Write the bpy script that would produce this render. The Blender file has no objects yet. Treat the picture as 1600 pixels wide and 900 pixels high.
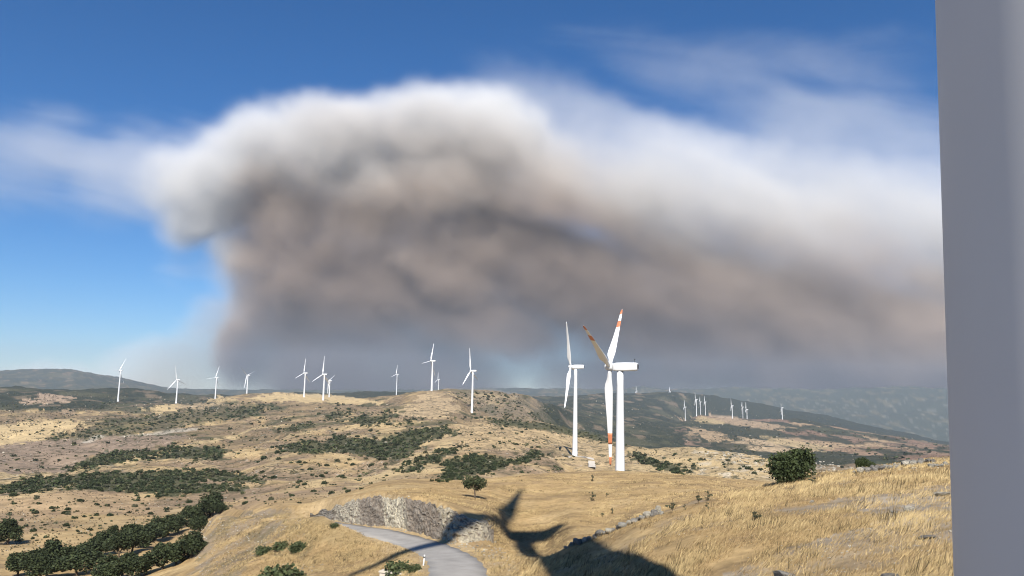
import bpy, bmesh, math, random
import numpy as np
from mathutils import Matrix, Vector
random.seed(7)
rng = np.random.default_rng(11)
PI = math.pi
R = math.radians
scene = bpy.context.scene
COL = scene.collection

# ------------------------------------------------------------------ camera
F_PX, PITCH, ROLL = 1186.0, R(7.78), R(1.2)          # photograph is 1600 x 900
SUN_EL, SHADOW_AZ = R(43.0), R(-1.6)                 # shadows run towards SHADOW_AZ (0 = camera heading)
cam = bpy.data.cameras.new('camera')
cam.sensor_fit = 'HORIZONTAL'
cam.sensor_width = 36.0
cam.lens = 36.0 * F_PX / 1600.0
cam.clip_start, cam.clip_end = 0.1, 60000.0
cam_ob = bpy.data.objects.new('camera', cam)
COL.objects.link(cam_ob)
_f = Vector((0, math.cos(PITCH), math.sin(PITCH)))
_r0, _u0 = Vector((1, 0, 0)), Vector((0, -math.sin(PITCH), math.cos(PITCH)))
_r = _r0 * math.cos(ROLL) + _u0 * math.sin(ROLL)
_u = -_r0 * math.sin(ROLL) + _u0 * math.cos(ROLL)
cam_ob.matrix_world = Matrix(((_r.x, _u.x, -_f.x, 0), (_r.y, _u.y, -_f.y, 0), (_r.z, _u.z, -_f.z, 0), (0, 0, 0, 1)))
scene.camera = cam_ob

# ------------------------------------------------------------------ sky, sun, exposure
world = bpy.data.worlds.new('World')
scene.world = world
world.use_nodes = True
wn, wl = world.node_tree.nodes, world.node_tree.links
bg = wn['Background']
sky = wn.new('ShaderNodeTexSky')
sky.sky_type = 'NISHITA'
sky.sun_disc = False
sky.sun_elevation = SUN_EL
sky.sun_rotation = PI + SHADOW_AZ                    # sun stands opposite to the shadows
sky.altitude = 600
sky.air_density, sky.dust_density, sky.ozone_density = 1.0, 0.05, 10.0
hs = wn.new('ShaderNodeHueSaturation')               # the phone's colour rendering, the same in every direction
hs.inputs['Saturation'].default_value = 1.13
wl.new(sky.outputs[0], hs.inputs['Color'])
wl.new(hs.outputs[0], bg.inputs[0])
bg.inputs[1].default_value = 0.074
sun = bpy.data.lights.new('sun', 'SUN')
sun.energy = 5.0
sun.angle = R(0.53)
sun.color = (1.0, 0.95, 0.87)
sun_ob = bpy.data.objects.new('sun', sun)
COL.objects.link(sun_ob)
SUN_DIR = Vector((math.sin(SHADOW_AZ) * math.cos(SUN_EL), math.cos(SHADOW_AZ) * math.cos(SUN_EL), -math.sin(SUN_EL)))
sun_ob.rotation_euler = SUN_DIR.to_track_quat('-Z', 'Y').to_euler()
sun_ob.location = (0, -60, 150)
vs = scene.view_settings
vs.view_transform, vs.look, vs.exposure, vs.gamma = 'Standard', 'None', 0.6, 1.0
vs.use_curve_mapping = False
cy = scene.cycles
scene.render.engine = 'CYCLES'
cy.use_denoising = True
cy.max_bounces, cy.diffuse_bounces, cy.glossy_bounces, cy.volume_bounces = 6, 1, 1, 3
cy.transparent_max_bounces = 8
cy.filter_width = 1.1
cy.volume_step_rate, cy.volume_max_steps = 3.0, 160
# ------------------------------------------------------------------ terrain heights
def px_dir(x, y):
    """photo pixel -> azimuth (rad, + to the right) and tangent of elevation (numpy friendly)"""
    a = (np.asarray(x, float) - 800.0) / F_PX
    b = (450.0 - np.asarray(y, float)) / F_PX
    c, s = math.cos(ROLL), math.sin(ROLL)
    rx = a * c - b * s
    up = a * s + b * c
    fw = math.cos(PITCH) - up * math.sin(PITCH)
    dz = math.sin(PITCH) + up * math.cos(PITCH)
    return np.arctan2(rx, fw), dz / np.hypot(rx, fw)

def to_px(p):
    p = np.asarray(p, float)
    cp, sp, c, s = math.cos(PITCH), math.sin(PITCH), math.cos(ROLL), math.sin(ROLL)
    f = p[..., 1] * cp + p[..., 2] * sp
    u = -p[..., 1] * sp + p[..., 2] * cp
    r = p[..., 0]
    rr, uu = r * c + u * s, -r * s + u * c
    return 800 + F_PX * rr / f, 450 - F_PX * uu / f

# one row for each picture column: (image row, distance in metres) along one bearing, near to far; features line up between rows
COLS = {
 0:   [(900,150),(870,185),(845,220),(825,250),(805,290),(790,325),(775,365),(765,400),(752,480),(735,580),(715,720),(700,880),(690,1000),(672,1200),(650,1500),(628,1950),(618,2250),(602,2650),(635,3600),(605,6000),(578,8000),(600,9400)],
 100: [(900,140),(875,170),(855,195),(835,225),(812,265),(795,300),(778,345),(766,390),(750,470),(735,560),(715,690),(698,840),(685,970),(665,1200),(645,1500),(630,1850),(620,2200),(609,2600),(640,3600),(606,6000),(576,8000),(600,9400)],
 200: [(900,125),(880,150),(862,175),(845,205),(822,245),(800,285),(780,335),(766,385),(748,470),(732,550),(712,680),(695,810),(680,950),(660,1180),(645,1450),(633,1850),(624,2200),(607,2700),(640,3600),(610,6000),(592,8000),(605,9400)],
 290: [(900,105),(880,118),(860,132),(862,165),(838,205),(812,255),(790,305),(770,365),(750,440),(730,540),(710,660),(692,790),(676,950),(658,1180),(645,1450),(632,2000),(626,2300),(617,2800),(640,3600),(616,6000),(607,8200),(610,9400)],
 340: [(900,92),(870,106),(835,122),(804,140),(822,182),(800,235),(780,310),(765,365),(748,445),(730,530),(708,650),(690,780),(674,950),(656,1180),(643,1450),(622,2300),(628,2600),(617,3000),(640,3800),(616,6000),(607,8000),(612,9400)],
 400: [(900,82),(870,94),(840,108),(815,122),(803,134),(795,145),(815,190),(785,260),(768,330),(745,430),(715,560),(695,690),(672,880),(655,1080),(640,1350),(617,2250),(628,2700),(616,3200),(640,4000),(616,6000),(608,8000),(615,9400)],
 500: [(900,72),(870,82),(836,88),(809,98),(826,109),(783,116),(781,128),(790,170),(768,290),(745,390),(718,500),(695,640),(668,840),(650,1050),(638,1300),(619,1900),(632,2500),(613,3300),(640,4200),(613,6000),(609,8200),(618,9400)],
 560: [(900,68),(872,77),(840,83),(817,91),(827,100),(777,106),(770,120),(764,150),(768,260),(745,380),(718,500),(690,660),(662,860),(645,1080),(634,1300),(623,1750),(635,2400),(612,3300),(640,4300),(614,6000),(609,8300),(618,9400)],
 600: [(900,66),(872,74),(850,82),(835,91),(824,97),(772,102),(762,118),(752,150),(758,250),(738,380),(712,500),(690,640),(660,860),(645,1050),(632,1280),(622,1600),(635,2300),(612,3300),(640,4300),(614,6000),(609,8300),(618,9400)],
 650: [(900,63),(875,70),(858,77),(843,84),(834,88.5),(776,94),(763,112),(748,155),(755,250),(735,370),(710,480),(688,620),(655,860),(640,1040),(628,1220),(615,1460),(640,2200),(613,3400),(640,4400),(615,6100),(608,8400),(618,9400)],
 700: [(900,60),(882,66),(866,72),(852,78),(846,81),(790,87),(772,108),(750,158),(758,250),(735,360),(708,480),(684,620),(655,840),(640,1020),(625,1250),(611,1480),(640,2200),(614,3400),(640,4400),(616,6200),(607,8500),(618,9400)],
 750: [(900,54),(884,60),(872,68),(861,75),(854,81),(806,88),(779,108),(748,160),(758,255),(730,370),(702,490),(680,640),(660,900),(647,1220),(630,1400),(610,1520),(645,2300),(615,3500),(640,4400),(618,6300),(606,8500),(618,9400)],
 800: [(900,48),(886,60),(873,72),(861,82),(850,92),(814,101),(785,115),(744,162),(760,260),(725,400),(700,520),(678,680),(655,950),(645,1200),(630,1400),(615,1550),(650,2400),(617,3700),(645,4600),(620,6400),(606,8500),(618,9400)],
 850: [(900,37),(882,43),(870,47),(879,66),(858,86),(820,98),(784,116),(741,168),(775,280),(722,450),(706,590),(685,720),(662,960),(662,1150),(640,1500),(630,1750),(650,2600),(619,4200),(645,5000),(622,6600),(606,8600),(619,9400)],
 900: [(900,34),(870,41),(846,47),(880,60),(850,74),(825,86),(785,112),(738,176),(815,330),(738,480),(713,600),(692,800),(672,960),(690,1300),(665,1900),(645,2400),(638,2900),(617,4600),(645,5400),(625,6800),(606,8600),(620,9400)],
 960: [(900,30),(860,38),(825,46),(865,60),(840,76),(815,90),(780,115),(736,178),(838,325),(742,480),(722,590),(705,720),(690,850),(705,1200),(675,1900),(655,2500),(640,3100),(614,4800),(650,5600),(625,7000),(607,8700),(621,9400)],
 1000:[(900,28),(850,36),(810,46),(850,60),(825,76),(805,90),(775,115),(737,178),(835,325),(745,480),(725,560),(708,680),(697,800),(712,1150),(682,1800),(660,2500),(645,3200),(613,5000),(650,5800),(630,7200),(603,8800),(622,9400)],
 1050:[(900,27),(845,34),(793,48),(830,62),(810,78),(795,92),(770,118),(740,172),(815,325),(745,470),(728,540),(712,640),(700,750),(715,1100),(690,1700),(662,2800),(655,3400),(612,5000),(650,5800),(632,7200),(608,8800),(622,9400)],
 1100:[(900,26),(840,33),(776,52),(805,66),(795,80),(785,95),(765,120),(744,165),(800,320),(748,450),(730,530),(715,620),(704,720),(722,1050),(695,1700),(650,3500),(664,4000),(617,5000),(650,5900),(632,7200),(607,8800),(623,9400)],
 1160:[(900,25),(835,32),(764,55),(800,80),(790,95),(780,110),(764,135),(750,165),(800,300),(750,430),(735,510),(720,600),(712,680),(735,1000),(695,1800),(655,3500),(667,4000),(625,5000),(655,5900),(634,7300),(605,8800),(624,9400)],
 1200:[(900,24),(830,32),(757,60),(795,90),(788,105),(778,120),(765,140),(752,170),(800,300),(755,420),(742,490),(730,560),(722,630),(740,950),(700,1800),(656,3500),(668,4000),(632,5000),(655,6000),(635,7300),(606,8800),(625,9400)],
 1250:[(900,23),(825,32),(742,66),(785,95),(785,110),(785,130),(790,160),(790,200),(800,300),(770,420),(755,490),(745,560),(738,650),(735,950),(700,1900),(657,3500),(668,4000),(641,5000),(658,6000),(637,7300),(607,8800),(625,9400)],
 1300:[(900,22),(820,32),(735,68),(780,100),(790,130),(795,160),(800,200),(800,250),(795,320),(780,420),(765,520),(750,640),(742,800),(728,1100),(700,2000),(665,3500),(675,4000),(651,5000),(662,6000),(640,7300),(607,8800),(626,9400)],
 1400:[(900,21),(815,31),(723,72),(775,105),(788,130),(795,160),(800,200),(800,250),(795,320),(780,420),(765,520),(750,640),(738,850),(722,1200),(700,2100),(682,3500),(690,4000),(672,5000),(685,5800),(645,7300),(603,8900),(626,9400)],
 1490:[(900,20),(810,31),(714,75),(770,110),(786,130),(795,160),(800,200),(800,250),(795,320),(780,420),(765,520),(750,640),(738,850),(722,1200),(705,2100),(697,3500),(705,4000),(691,5000),(700,5800),(650,7300),(607,8900),(627,9400)],
}
COLS[-160] = COLS[0]
COLS[1700] = COLS[1490]
CUT_X = (470, 775)

_xs = sorted(COLS)
_K = len(COLS[0]) + 1
_AZ = np.zeros((len(_xs), _K)); _LR = np.zeros_like(_AZ); _T = np.zeros_like(_AZ)
for _i, _x in enumerate(_xs):
    for _k in range(1, _K):
        _y, _rr = COLS[_x][_k - 1]
        a_, t_ = px_dir(_x, _y)
        _AZ[_i, _k], _LR[_i, _k], _T[_i, _k] = a_, math.log(_rr), t_
    _AZ[_i, 0], _LR[_i, 0], _T[_i, 0] = px_dir(_x, 610)[0], math.log(3.0), -4.8 / 3.0

def pchip1(x, y, xi):
    """monotone cubic through (x, y) along the last axis of 1-D arrays"""
    h = np.diff(x); d = np.diff(y) / h
    m = np.zeros_like(y)
    w1, w2 = 2 * h[1:] + h[:-1], h[1:] + 2 * h[:-1]
    ok = d[1:] * d[:-1] > 0
    with np.errstate(divide='ignore', invalid='ignore'):
        hm = (w1 + w2) / (w1 / d[:-1] + w2 / d[1:])
    m[1:-1] = np.where(ok, hm, 0.0)
    m[0], m[-1] = d[0], d[-1]
    k = np.clip(np.searchsorted(x, xi) - 1, 0, len(h) - 1)
    s = (xi - x[k]) / h[k]
    s2, s3 = s * s, s * s * s
    return (2*s3 - 3*s2 + 1) * y[k] + (s3 - 2*s2 + s) * h[k] * m[k] + (3*s2 - 2*s3) * y[k+1] + (s3 - s2) * h[k] * m[k+1]

# Perlin-like gradient noise in plan
_perm = np.random.default_rng(5).permutation(512)
_ang = np.random.default_rng(6).uniform(0, 2 * PI, 512)
def noise2(x, y, seed=0):
    xi, yi = np.floor(x).astype(int), np.floor(y).astype(int)
    xf, yf = x - xi, y - yi
    u, v = xf**3 * (xf * (xf * 6 - 15) + 10), yf**3 * (yf * (yf * 6 - 15) + 10)
    def g(ix, iy, dx, dy):
        a = _ang[_perm[(_perm[(ix + seed * 57) % 512] + iy) % 512]]
        return np.cos(a) * dx + np.sin(a) * dy
    n00, n10 = g(xi, yi, xf, yf), g(xi + 1, yi, xf - 1, yf)
    n01, n11 = g(xi, yi + 1, xf, yf - 1), g(xi + 1, yi + 1, xf - 1, yf - 1)
    return ((n00 * (1 - u) + n10 * u) * (1 - v) + (n01 * (1 - u) + n11 * u) * v) * 1.5

def fbm(x, y, octaves=4, seed=0):
    s, a, f = 0, 1.0, 1.0
    for o in range(octaves):
        s = s + a * noise2(x * f + 17.3 * o, y * f - 9.1 * o, seed + o)
        a *= 0.5; f *= 2.03
    return s

AZ_LO, AZ_HI, N_AZ, N_R = R(-37.5), R(37.5), 960, 640
R_MIN, R_MAX = 3.0, 9400.0
az_g = np.linspace(AZ_LO, AZ_HI, N_AZ)
lr_g = np.linspace(math.log(R_MIN), math.log(R_MAX), N_R)
r_g = np.exp(lr_g)
def build_grid():
    T = np.zeros((N_AZ, N_R))
    lrk = np.zeros((N_AZ, _K)); tk = np.zeros((N_AZ, _K))
    for k in range(_K):
        lrk[:, k] = pchip1(_AZ[:, k], _LR[:, k], np.clip(az_g, _AZ[0, k], _AZ[-1, k]))
        tk[:, k] = pchip1(_AZ[:, k], _T[:, k], np.clip(az_g, _AZ[0, k], _AZ[-1, k]))
    for i in range(N_AZ):
        T[i] = pchip1(lrk[i], tk[i], lr_g)
    return T
T_g = build_grid()
A2, R2 = np.meshgrid(az_g, r_g, indexing='ij')
X_g, Y_g = R2 * np.sin(A2), R2 * np.cos(A2)
Z_g = T_g * R2
def smooth(a, b, x):
    t = np.clip((x - a) / (b - a), 0, 1)
    return t * t * (3 - 2 * t)
def relief(x, y, r):
    z = 0.055 * smooth(6, 20, r) * fbm(x / 2.3, y / 2.3, 3, 1)
    z = z + 0.22 * smooth(25, 90, r) * fbm(x / 14, y / 14, 3, 3)
    z = z + 1.3 * smooth(180, 420, r) * fbm(x / 70, y / 70, 3, 7)
    z = z + smooth(200, 480, r) * 2.2 - 7.5 * smooth(200, 480, r) * np.abs(fbm(x / 95 + 0.4 * y / 95, y / 120, 3, 8)) 
    z = z + 9.0 * smooth(500, 1600, r) * fbm(x / 260, y / 260, 3, 9)
    z = z - 9.0 * smooth(1200, 3000, r) * np.abs(fbm(x / 600, y / 900, 3, 12))
    z = z - 22.0 * smooth(4200, 7500, r) * np.abs(fbm(x / 900, y / 900, 4, 15))
    return z
Z_g = Z_g + relief(X_g, Y_g, R2)

def height(x, y):
    """terrain height at plan position(s) inside the view fan"""
    x, y = np.nan_to_num(np.asarray(x, float)), np.nan_to_num(np.asarray(y, float))
    az, lr = np.arctan2(x, y), np.log(np.clip(np.hypot(x, y), R_MIN, R_MAX * 0.999))
    fi = np.clip((az - AZ_LO) / (AZ_HI - AZ_LO) * (N_AZ - 1), 0, N_AZ - 1.001)
    fj = np.clip((lr - lr_g[0]) / (lr_g[-1] - lr_g[0]) * (N_R - 1), 0, N_R - 1.001)
    i, j = fi.astype(int), fj.astype(int)
    u, v = fi - i, fj - j
    return (Z_g[i, j]*(1-u)*(1-v) + Z_g[i+1, j]*u*(1-v) + Z_g[i, j+1]*(1-u)*v + Z_g[i+1, j+1]*u*v)

def cast(x, y, rmin=0.0):
    """photo pixel(s) -> first point of the terrain on that line of sight (nan when it is sky)"""
    x, y = np.atleast_1d(np.asarray(x, float)), np.atleast_1d(np.asarray(y, float))
    az, t = px_dir(x, y)
    fi = np.clip((az - AZ_LO) / (AZ_HI - AZ_LO) * (N_AZ - 1), 0, N_AZ - 1.001)
    i = fi.astype(int); u = (fi - i)[:, None]
    TT = (Z_g[i] * (1 - u) + Z_g[i + 1] * u) / r_g[None]
    hit = (TT >= t[:, None]) & (r_g[None] >= rmin)
    j = np.argmax(hit, axis=1)
    ok = hit[np.arange(len(j)), j]
    j0 = np.clip(j - 1, 0, None)
    k = np.arange(len(j))
    d0, d1 = TT[k, j0] - t, TT[k, j] - t
    s = np.where(np.abs(d1 - d0) > 1e-12, np.clip(-d0 / (d1 - d0 + 1e-15), 0, 1), 1.0)
    rr = np.exp(lr_g[j0] + (lr_g[j] - lr_g[j0]) * s)
    rr = np.where(ok, rr, np.nan)
    X, Y = rr * np.sin(az), rr * np.cos(az)
    Z = rr * t
    return np.stack([X, Y, Z], -1)
# ------------------------------------------------------------------ materials
def mat(name):
    m = bpy.data.materials.new(name)
    m.use_nodes = True
    nt = m.node_tree
    return m, nt.nodes, nt.links, nt.nodes['Principled BSDF']

def ramp(nodes, stops):
    n = nodes.new('ShaderNodeValToRGB')
    cr = n.color_ramp
    while len(cr.elements) < len(stops): cr.elements.new(0.5)
    for e, (p, c) in zip(cr.elements, stops):
        e.position, e.color = p, (*c, 1)
    return n

def noise_node(nodes, links, scale, detail=4, rough=0.55, coord=None):
    n = nodes.new('ShaderNodeTexNoise')
    n.inputs['Scale'].default_value, n.inputs['Detail'].default_value, n.inputs['Roughness'].default_value = scale, detail, rough
    if coord is not None: links.new(coord, n.inputs['Vector'])
    return n

def mixc(nodes, links, kind, fac, a, b):
    n = nodes.new('ShaderNodeMix'); n.data_type = 'RGBA'; n.blend_type = kind
    for sock, v in ((0, fac), (6, a), (7, b)):
        if hasattr(v, 'is_linked'): links.new(v, n.inputs[sock])
        elif sock == 0: n.inputs[0].default_value = v
        else: n.inputs[sock].default_value = (*v, 1)
    return n.outputs[2]

def attr_mat(name, rough=0.95, var=0.35, scales=(0.35, 3.0), bump=0.0, bump_scale=4.0, spec=0.2, translucent=0.0):
    """base colour from the mesh's own 'tint' attribute, broken up by noise in object space"""
    m, n, l, p = mat(name)
    at = n.new('ShaderNodeAttribute'); at.attribute_name = 'tint'
    tc = n.new('ShaderNodeTexCoord')
    col = at.outputs['Color']
    for i, s in enumerate(scales):
        nz = noise_node(n, l, s, 5, 0.6, tc.outputs['Object'])
        rp = ramp(n, [(0.25, (1 - var,) * 3), (0.75, (1 + var * 0.8,) * 3)])
        l.new(nz.outputs[0], rp.inputs[0])
        col = mixc(n, l, 'MULTIPLY', 1.0, col, rp.outputs[0])
    l.new(col, p.inputs['Base Color'])
    p.inputs['Roughness'].default_value = rough
    p.inputs['Specular IOR Level'].default_value = spec
    if bump:
        nz = noise_node(n, l, bump_scale, 8, 0.65, tc.outputs['Object'])
        bp = n.new('ShaderNodeBump'); bp.inputs['Strength'].default_value = bump; bp.inputs['Distance'].default_value = 0.3
        l.new(nz.outputs[0], bp.inputs['Height']); l.new(bp.outputs[0], p.inputs['Normal'])
    return m

def plain_mat(name, col, rough=0.5, var=0.12, scale=0.6, spec=0.5, metal=0.0, bump=0.0, bscale=30):
    m, n, l, p = mat(name)
    tc = n.new('ShaderNodeTexCoord')
    nz = noise_node(n, l, scale, 6, 0.6, tc.outputs['Object'])
    lo, hi = tuple(c * (1 - var) for c in col), tuple(min(1, c * (1 + var)) for c in col)
    rp = ramp(n, [(0.3, lo), (0.7, hi)])
    l.new(nz.outputs[0], rp.inputs[0]); l.new(rp.outputs[0], p.inputs['Base Color'])
    p.inputs['Roughness'].default_value, p.inputs['Metallic'].default_value = rough, metal
    p.inputs['Specular IOR Level'].default_value = spec
    if bump:
        nb = noise_node(n, l, bscale, 6, 0.6, tc.outputs['Object'])
        bp = n.new('ShaderNodeBump'); bp.inputs['Strength'].default_value = bump; bp.inputs['Distance'].default_value = 0.05
        l.new(nb.outputs[0], bp.inputs['Height']); l.new(bp.outputs[0], p.inputs['Normal'])
    return m

M = {}
def ground_mat():
    m = attr_mat('dry_ground', 0.97, 0.32, (0.11, 1.7), 0.5, 2.2, 0.1)
    n, l = m.node_tree.nodes, m.node_tree.links
    p = n['Principled BSDF']
    base = p.inputs['Base Color'].links[0].from_socket
    at = next(q for q in n if q.bl_idname == 'ShaderNodeAttribute'); tc = next(q for q in n if q.bl_idname == 'ShaderNodeTexCoord')
    # low scrub, tussocks and stones too small to build on the far slopes
    cur = base
    for sc, lo, hi, col, amt in ((0.13, 0.53, 0.60, (0.06, 0.058, 0.032), 0.85), (0.4, 0.54, 0.62, (0.06, 0.055, 0.034), 0.85), (0.27, 0.63, 0.68, (0.50, 0.46, 0.39), 0.6)):
        nz = noise_node(n, l, sc, 3, 0.65, tc.outputs['Object'])
        mr = n.new('ShaderNodeMapRange'); l.new(nz.outputs[0], mr.inputs[0]); mr.inputs[1].default_value, mr.inputs[2].default_value = lo, hi
        mu = n.new('ShaderNodeMath'); mu.operation = 'MULTIPLY'; l.new(mr.outputs[0], mu.inputs[0]); l.new(at.outputs['Alpha'], mu.inputs[1])
        m2 = n.new('ShaderNodeMath'); m2.operation = 'MULTIPLY'; l.new(mu.outputs[0], m2.inputs[0]); m2.inputs[1].default_value = amt
        cur = mixc(n, l, 'MIX', m2.outputs[0], cur, col)
    l.new(cur, p.inputs['Base Color'])
    return m
M['ground'] = ground_mat()
M['rock'] = attr_mat('weathered_rock', 0.92, 0.35, (0.9, 5.0), 0.8, 5.0, 0.2)
M['grass'] = attr_mat('dry_grass', 0.9, 0.15, (0.5,), 0, 1, 0.15)
M['scrub'] = attr_mat('scrub_leaf', 0.75, 0.3, (0.25,), 0, 1, 0.25)
M['bark'] = plain_mat('bark', (0.10, 0.075, 0.05), 0.95, 0.3, 4, 0.1)
M['white'] = plain_mat('white_tower_paint', (0.66, 0.67, 0.67), 0.55, 0.05, 0.12, 0.25)
M['blade'] = plain_mat('white_blade_gelcoat', (0.76, 0.77, 0.77), 0.38, 0.05, 0.2, 0.45)
M['band'] = plain_mat('orange_red_band_paint', (0.55, 0.20, 0.095), 0.5, 0.15, 0.5, 0.4)
M['dark'] = plain_mat('dark_grille', (0.035, 0.037, 0.04), 0.6, 0.2, 2, 0.3)
M['concrete'] = plain_mat('pale_concrete', (0.58, 0.52, 0.43), 0.9, 0.15, 0.8, 0.2, 0, 0.3, 6)
M['asphalt'] = plain_mat('worn_asphalt', (0.31, 0.29, 0.26), 0.88, 0.16, 0.5, 0.3, 0, 0.3, 12)
M['post'] = plain_mat('white_post_paint', (0.78, 0.77, 0.74), 0.6, 0.1, 3, 0.3)

# ------------------------------------------------------------------ object helpers
def tag(o, label=None, cat=None, group=None, kind=None):
    for k, v in (('label', label), ('category', cat), ('group', group), ('kind', kind)):
        if v: o[k] = v
    return o

def empty(name, loc, rz=0.0):
    o = bpy.data.objects.new(name, None)
    o.empty_display_size = 1.0
    COL.objects.link(o)
    o.location, o.rotation_euler = loc, (0, 0, rz)
    return o

def mesh_np(name, V, faces=None, tris=None, quads=None, smooth_=False, tint=None):
    """numpy arrays -> mesh; tint = per-vertex rgb"""
    me = bpy.data.meshes.new(name)
    V = np.ascontiguousarray(V, dtype=np.float32)
    idx, starts, totals, pos = [], [], [], 0
    for arr, n in ((tris, 3), (quads, 4)):
        if arr is not None and len(arr):
            a = np.ascontiguousarray(arr, dtype=np.int32)
            idx.append(a.ravel()); k = len(a)
            starts.append(pos + np.arange(k, dtype=np.int32) * n); totals.append(np.full(k, n, np.int32))
            pos += k * n
    idx, starts, totals = np.concatenate(idx), np.concatenate(starts), np.concatenate(totals)
    me.vertices.add(len(V)); me.vertices.foreach_set('co', V.ravel())
    me.loops.add(len(idx)); me.loops.foreach_set('vertex_index', idx)
    me.polygons.add(len(starts)); me.polygons.foreach_set('loop_start', starts.astype(np.int32)); me.polygons.foreach_set('loop_total', totals)
    me.update(calc_edges=True)
    me.polygons.foreach_set('use_smooth', np.full(len(starts), smooth_, dtype=bool))
    if tint is not None:
        at = me.color_attributes.new('tint', 'FLOAT_COLOR', 'POINT')
        c = np.ones((len(V), 4), np.float32); c[:, :tint.shape[1]] = tint
        at.data.foreach_set('color', c.ravel())
    return me

def obj(name, me, material=None, parent=None, loc=(0, 0, 0), rot=(0, 0, 0), scale=(1, 1, 1)):
    o = bpy.data.objects.new(name, me)
    COL.objects.link(o)
    if material is not None and len(me.materials) == 0: me.materials.append(material)
    o.parent = parent
    o.location, o.rotation_euler, o.scale = loc, rot, scale
    return o

def bm_mesh(name, bm, smooth_=True):
    me = bpy.data.meshes.new(name)
    bm.normal_update(); bm.to_mesh(me); bm.free()
    if smooth_: me.polygons.foreach_set('use_smooth', [True] * len(me.polygons))
    return me

def copy_tree(o, parent=None):
    c = o.copy(); COL.objects.link(c); c.parent = parent
    for ch in list(o.children): copy_tree(ch, c)
    return c

def in_poly(px, py, poly):
    inside = np.zeros(px.shape, bool)
    n = len(poly)
    for i in range(n):
        x0, y0 = poly[i]; x1, y1 = poly[(i + 1) % n]
        if y0 == y1: continue
        c = ((y0 > py) != (y1 > py)) & (px < (x1 - x0) * (py - y0) / (y1 - y0) + x0)
        inside ^= c
    return inside

# ------------------------------------------------------------------ road bed (flattens the terrain), then the ground sheet
ROAD_PX = [(470, 822, 117), (512, 822, 108), (552, 826, 101), (590, 832), (628, 841), (668, 854), (698, 868), (714, 885), (716, 905), (700, 935), (672, 975)]
ROAD_W = 4.4
_rp = cast([p[0] for p in ROAD_PX], [p[1] for p in ROAD_PX])
for _i, _p in enumerate(ROAD_PX):
    if len(_p) == 3:                                     # behind the knoll: known by its distance, not seen
        _a = float(px_dir(_p[0], _p[1])[0])
        _rp[_i, :2] = _p[2] * math.sin(_a), _p[2] * math.cos(_a)
        _rp[_i, 2] = float(height(_rp[_i, 0], _rp[_i, 1]))
def resample(P, n):
    d = np.concatenate([[0], np.cumsum(np.linalg.norm(np.diff(P, axis=0), axis=1))])
    s = np.linspace(0, d[-1], n)
    Q = np.stack([pchip1(d, P[:, k], s) for k in range(P.shape[1])], -1)
    for _ in range(40):
        Q[1:-1] = 0.5 * Q[1:-1] + 0.25 * (Q[:-2] + Q[2:])
    return Q
ROAD = resample(_rp, 140)

def road_dist(x, y):
    sh = x.shape
    x, y = x.ravel(), y.ravel()
    best = np.full(x.shape, 1e9); zz = np.zeros_like(best)
    near = (x > ROAD[:, 0].min() - 25) & (x < ROAD[:, 0].max() + 25) & (y > ROAD[:, 1].min() - 25) & (y < ROAD[:, 1].max() + 25)
    ii = np.nonzero(near)[0]
    for a in range(0, len(ii), 20000):
        k = ii[a:a + 20000]
        d = np.hypot(x[k, None] - ROAD[None, :, 0], y[k, None] - ROAD[None, :, 1])
        j = np.argmin(d, axis=1)
        best[k] = d[np.arange(len(k)), j]; zz[k] = ROAD[j, 2]
    return best.reshape(sh), zz.reshape(sh)
RD, RZ = road_dist(X_g, Y_g)
_w = 1 - smooth(ROAD_W / 2 + 0.2, ROAD_W / 2 + 2.6, RD)
Z_g = Z_g * (1 - _w) + (RZ - 0.06) * _w

# ---- ground colours: what grows or lies where
GOLD, PALE, BROWN, PINK = (0.41, 0.285, 0.135), (0.50, 0.375, 0.20), (0.19, 0.138, 0.085), (0.27, 0.195, 0.13)
GREY, SCRUB, WOOD, CHALK = (0.31, 0.28, 0.235), (0.05, 0.06, 0.03), (0.026, 0.036, 0.024), (0.60, 0.56, 0.47)
PXg, PYg = to_px(np.stack([X_g, Y_g, Z_g], -1))
wob = 9 * fbm(X_g / (0.012 * R2 + 2), np.log(R2) * 30, 3, 21)
WX, WY = PXg + wob * 2.2, PYg + wob * 0.35
tint = np.zeros((N_AZ, N_R, 3)); tint[:] = GOLD
def paint(mask, c, a=1.0):
    w = (mask * a)[..., None] if mask.dtype != bool else np.where(mask, a, 0.0)[..., None]
    tint[:] = tint * (1 - w) + np.array(c) * w
n_big = fbm(X_g / 45, Y_g / 45, 4, 31); n_mid = fbm(X_g / 11, Y_g / 11, 4, 35); n_far = fbm(X_g / 220, Y_g / 220, 4, 39)
paint(smooth(0.05, 0.55, n_mid) * smooth(15, 60, R2), BROWN, 0.45)
paint(smooth(0.1, 0.6, -n_mid), PALE, 0.45)
paint((R2 < 190) * smooth(0.0, 0.5, fbm(X_g / 9, Y_g / 2.4, 4, 37)), (0.24, 0.165, 0.085), 0.65)
far = smooth(150, 330, R2)
paint(far * smooth(-0.5, 0.3, n_big), PINK, 0.85)
paint(far * smooth(0.05, 0.5, fbm(X_g / 26, Y_g / 60, 4, 33)), BROWN, 0.6)
# darker green-brown bottoms of the gullies, paler ribs between them
gul = np.abs(fbm(X_g / 95 + 0.4 * Y_g / 95, Y_g / 120, 3, 8))
paint(far * smooth(0.55, 0.85, gul), (0.075, 0.07, 0.04), 0.75)
paint(far * smooth(0.16, 0.0, gul), PALE, 0.6)
paint(far * smooth(0.15, 0.6, -n_big), PALE, 0.5)
vfar = smooth(420, 800, R2)
paint(vfar * smooth(-0.2, 0.4, n_far), BROWN, 0.7)
paint(vfar * smooth(0.25, 0.55, fbm(X_g / 60, Y_g / 90, 4, 44)), SCRUB, 0.75)
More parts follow.
